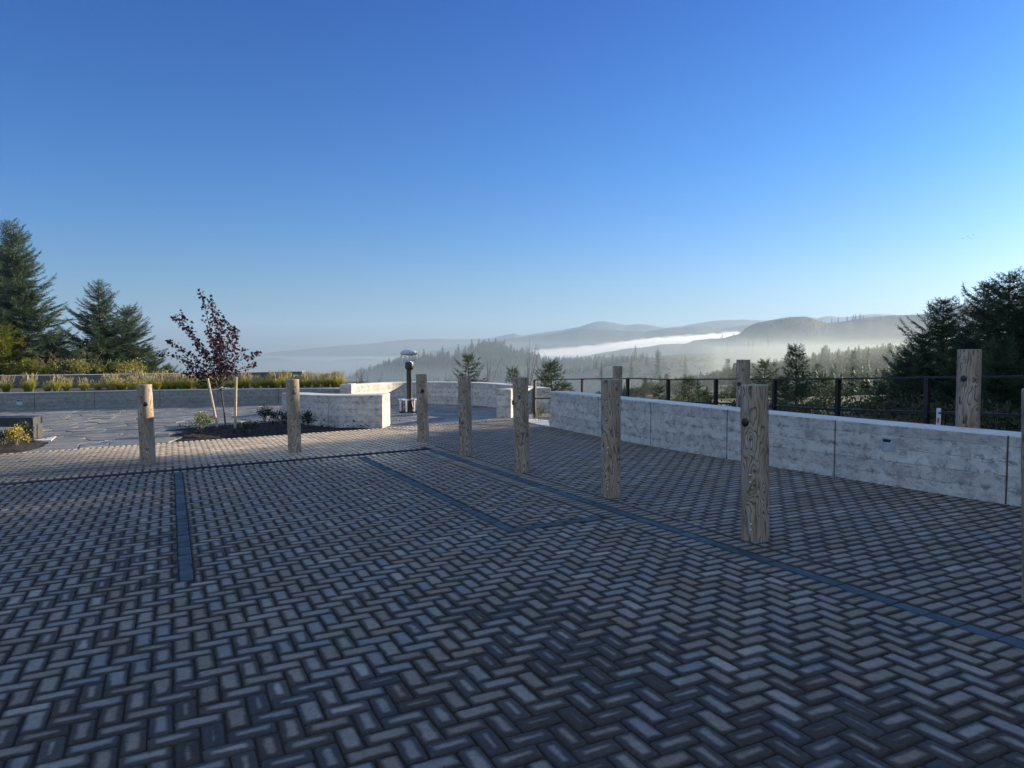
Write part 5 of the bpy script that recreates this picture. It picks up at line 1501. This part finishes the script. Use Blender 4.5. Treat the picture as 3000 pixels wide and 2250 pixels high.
# ------------------------------------------------------------------ air: haze and valley fog
def vol_mat(name, dens, col=(1, 1, 1), aniso=.3):
    m = bpy.data.materials.new(name); m.use_nodes = True; nt = m.node_tree; nt.nodes.clear()
    o = nt.nodes.new("ShaderNodeOutputMaterial"); v = nt.nodes.new("ShaderNodeVolumePrincipled")
    v.inputs["Color"].default_value = (*col, 1); v.inputs["Density"].default_value = dens; v.inputs["Anisotropy"].default_value = aniso
    nt.links.new(v.outputs[0], o.inputs["Volume"]); return m
def box_obj(name, lo, hi, mat, label=None):
    mb = MB(); c = [(a + b) / 2 for a, b in zip(lo, hi)]; sz = [b - a for a, b in zip(lo, hi)]; mb.box(c, sz)
    return set_props(mb.build(name, mat), kind="stuff")
zmax = float(ZT.max()) + 15; zmin = float(ZT.min()) - 3
box_obj("haze", (-17600, -120, zmin), (17600, 9100, max(zmax, 25)), vol_mat("haze", 1.1e-4, (.36, .54, .80), .2))
box_obj("mist", (-9000, 48, zmin + 2), (9000, 1000, 9), vol_mat("mist", .58e-3, (.38, .47, .56), .35))
box_obj("fog", (-9000, 230, zmin + 2.5), (9000, 1900, -16), vol_mat("valley_fog", 1.2e-3, (.30, .39, .50), .3))
box_obj("fog", (-9000, 260, zmin + 3), (9000, 3200, -34), vol_mat("low_valley_fog", 2.5e-3, (.34, .45, .58), .3))
def pool(name, poly, z0, z1, mat):       # a pool of mist with a straight outline in plan
    mb = MB(); mb.add(*[x_ for x_ in ([(x, y, z0) for x, y in poly] + [(x, y, z1) for x, y in poly], [tuple(range(len(poly) - 1, -1, -1)), tuple(range(len(poly), 2 * len(poly)))] + [(k, (k + 1) % len(poly), (k + 1) % len(poly) + len(poly), k + len(poly)) for k in range(len(poly))])])
    return set_props(mb.build(name, mat), kind="stuff")
pool("mist", [(1400, 34), (3000, 430), (155, 430), (5, 34)], zmin + 3.5, 3.4, vol_mat("hillside_mist", 2.7e-3, (.40, .47, .50), .35))
pool("mist", [(1500, 38), (3000, 420), (121, 420), (6, 38)], zmin + 3.7, 2.2, vol_mat("hillside_mist_far", 2.7e-3, (.40, .47, .50), .35))
# a bright fog bank lying between the right-hand ridge and the hills behind
v = []; f = []; nc, nr = 60, 10
for i in range(nc):
    px = 1380 + i * (2330 - 1380) / (nc - 1)
    ytop = interp([(1380, 1052), (1500, 1036), (1560, 1024), (1620, 1018), (1740, 1010), (1860, 996), (1960, 989), (2080, 982), (2150, 977), (2330, 985)], px)
    for j in range(nr):
        D = 2700 + j * 130; zt = EYE + 3900 * (1020 - ytop) / F - (3900 - D) * .012
        e = min(i, nc - 1 - i, j, nr - 1 - j); zt -= (12 if e == 0 else 0); zt += 14 * fnoise((px * .03, D * .004, 0), 5) - 1
        v.append(((px - 1500) / F * D, D, zt))
nb0 = len(v)
v += [(x, y, -150) for x, y, z in v]
for i in range(nc - 1):
    for j in range(nr - 1):
        a_ = i * nr + j; f.append((a_, a_ + nr, a_ + nr + 1, a_ + 1)); f.append((a_ + nb0, a_ + 1 + nb0, a_ + nr + 1 + nb0, a_ + nr + nb0))
for i in range(nc - 1):
    a_ = i * nr; f.append((a_, a_ + nb0, a_ + nr + nb0, a_ + nr)); a_ += nr - 1; f.append((a_, a_ + nr, a_ + nr + nb0, a_ + nb0))
for j in range(nr - 1):
    a_ = j; f.append((a_, a_ + 1, a_ + 1 + nb0, a_ + nb0)); a_ = (nc - 1) * nr + j; f.append((a_, a_ + nb0, a_ + 1 + nb0, a_ + 1))
set_props(mesh_obj("fog_bank", v, f, vol_mat("bright_fog", .0019, (.92, .96, 1.0), .4)), kind="stuff")
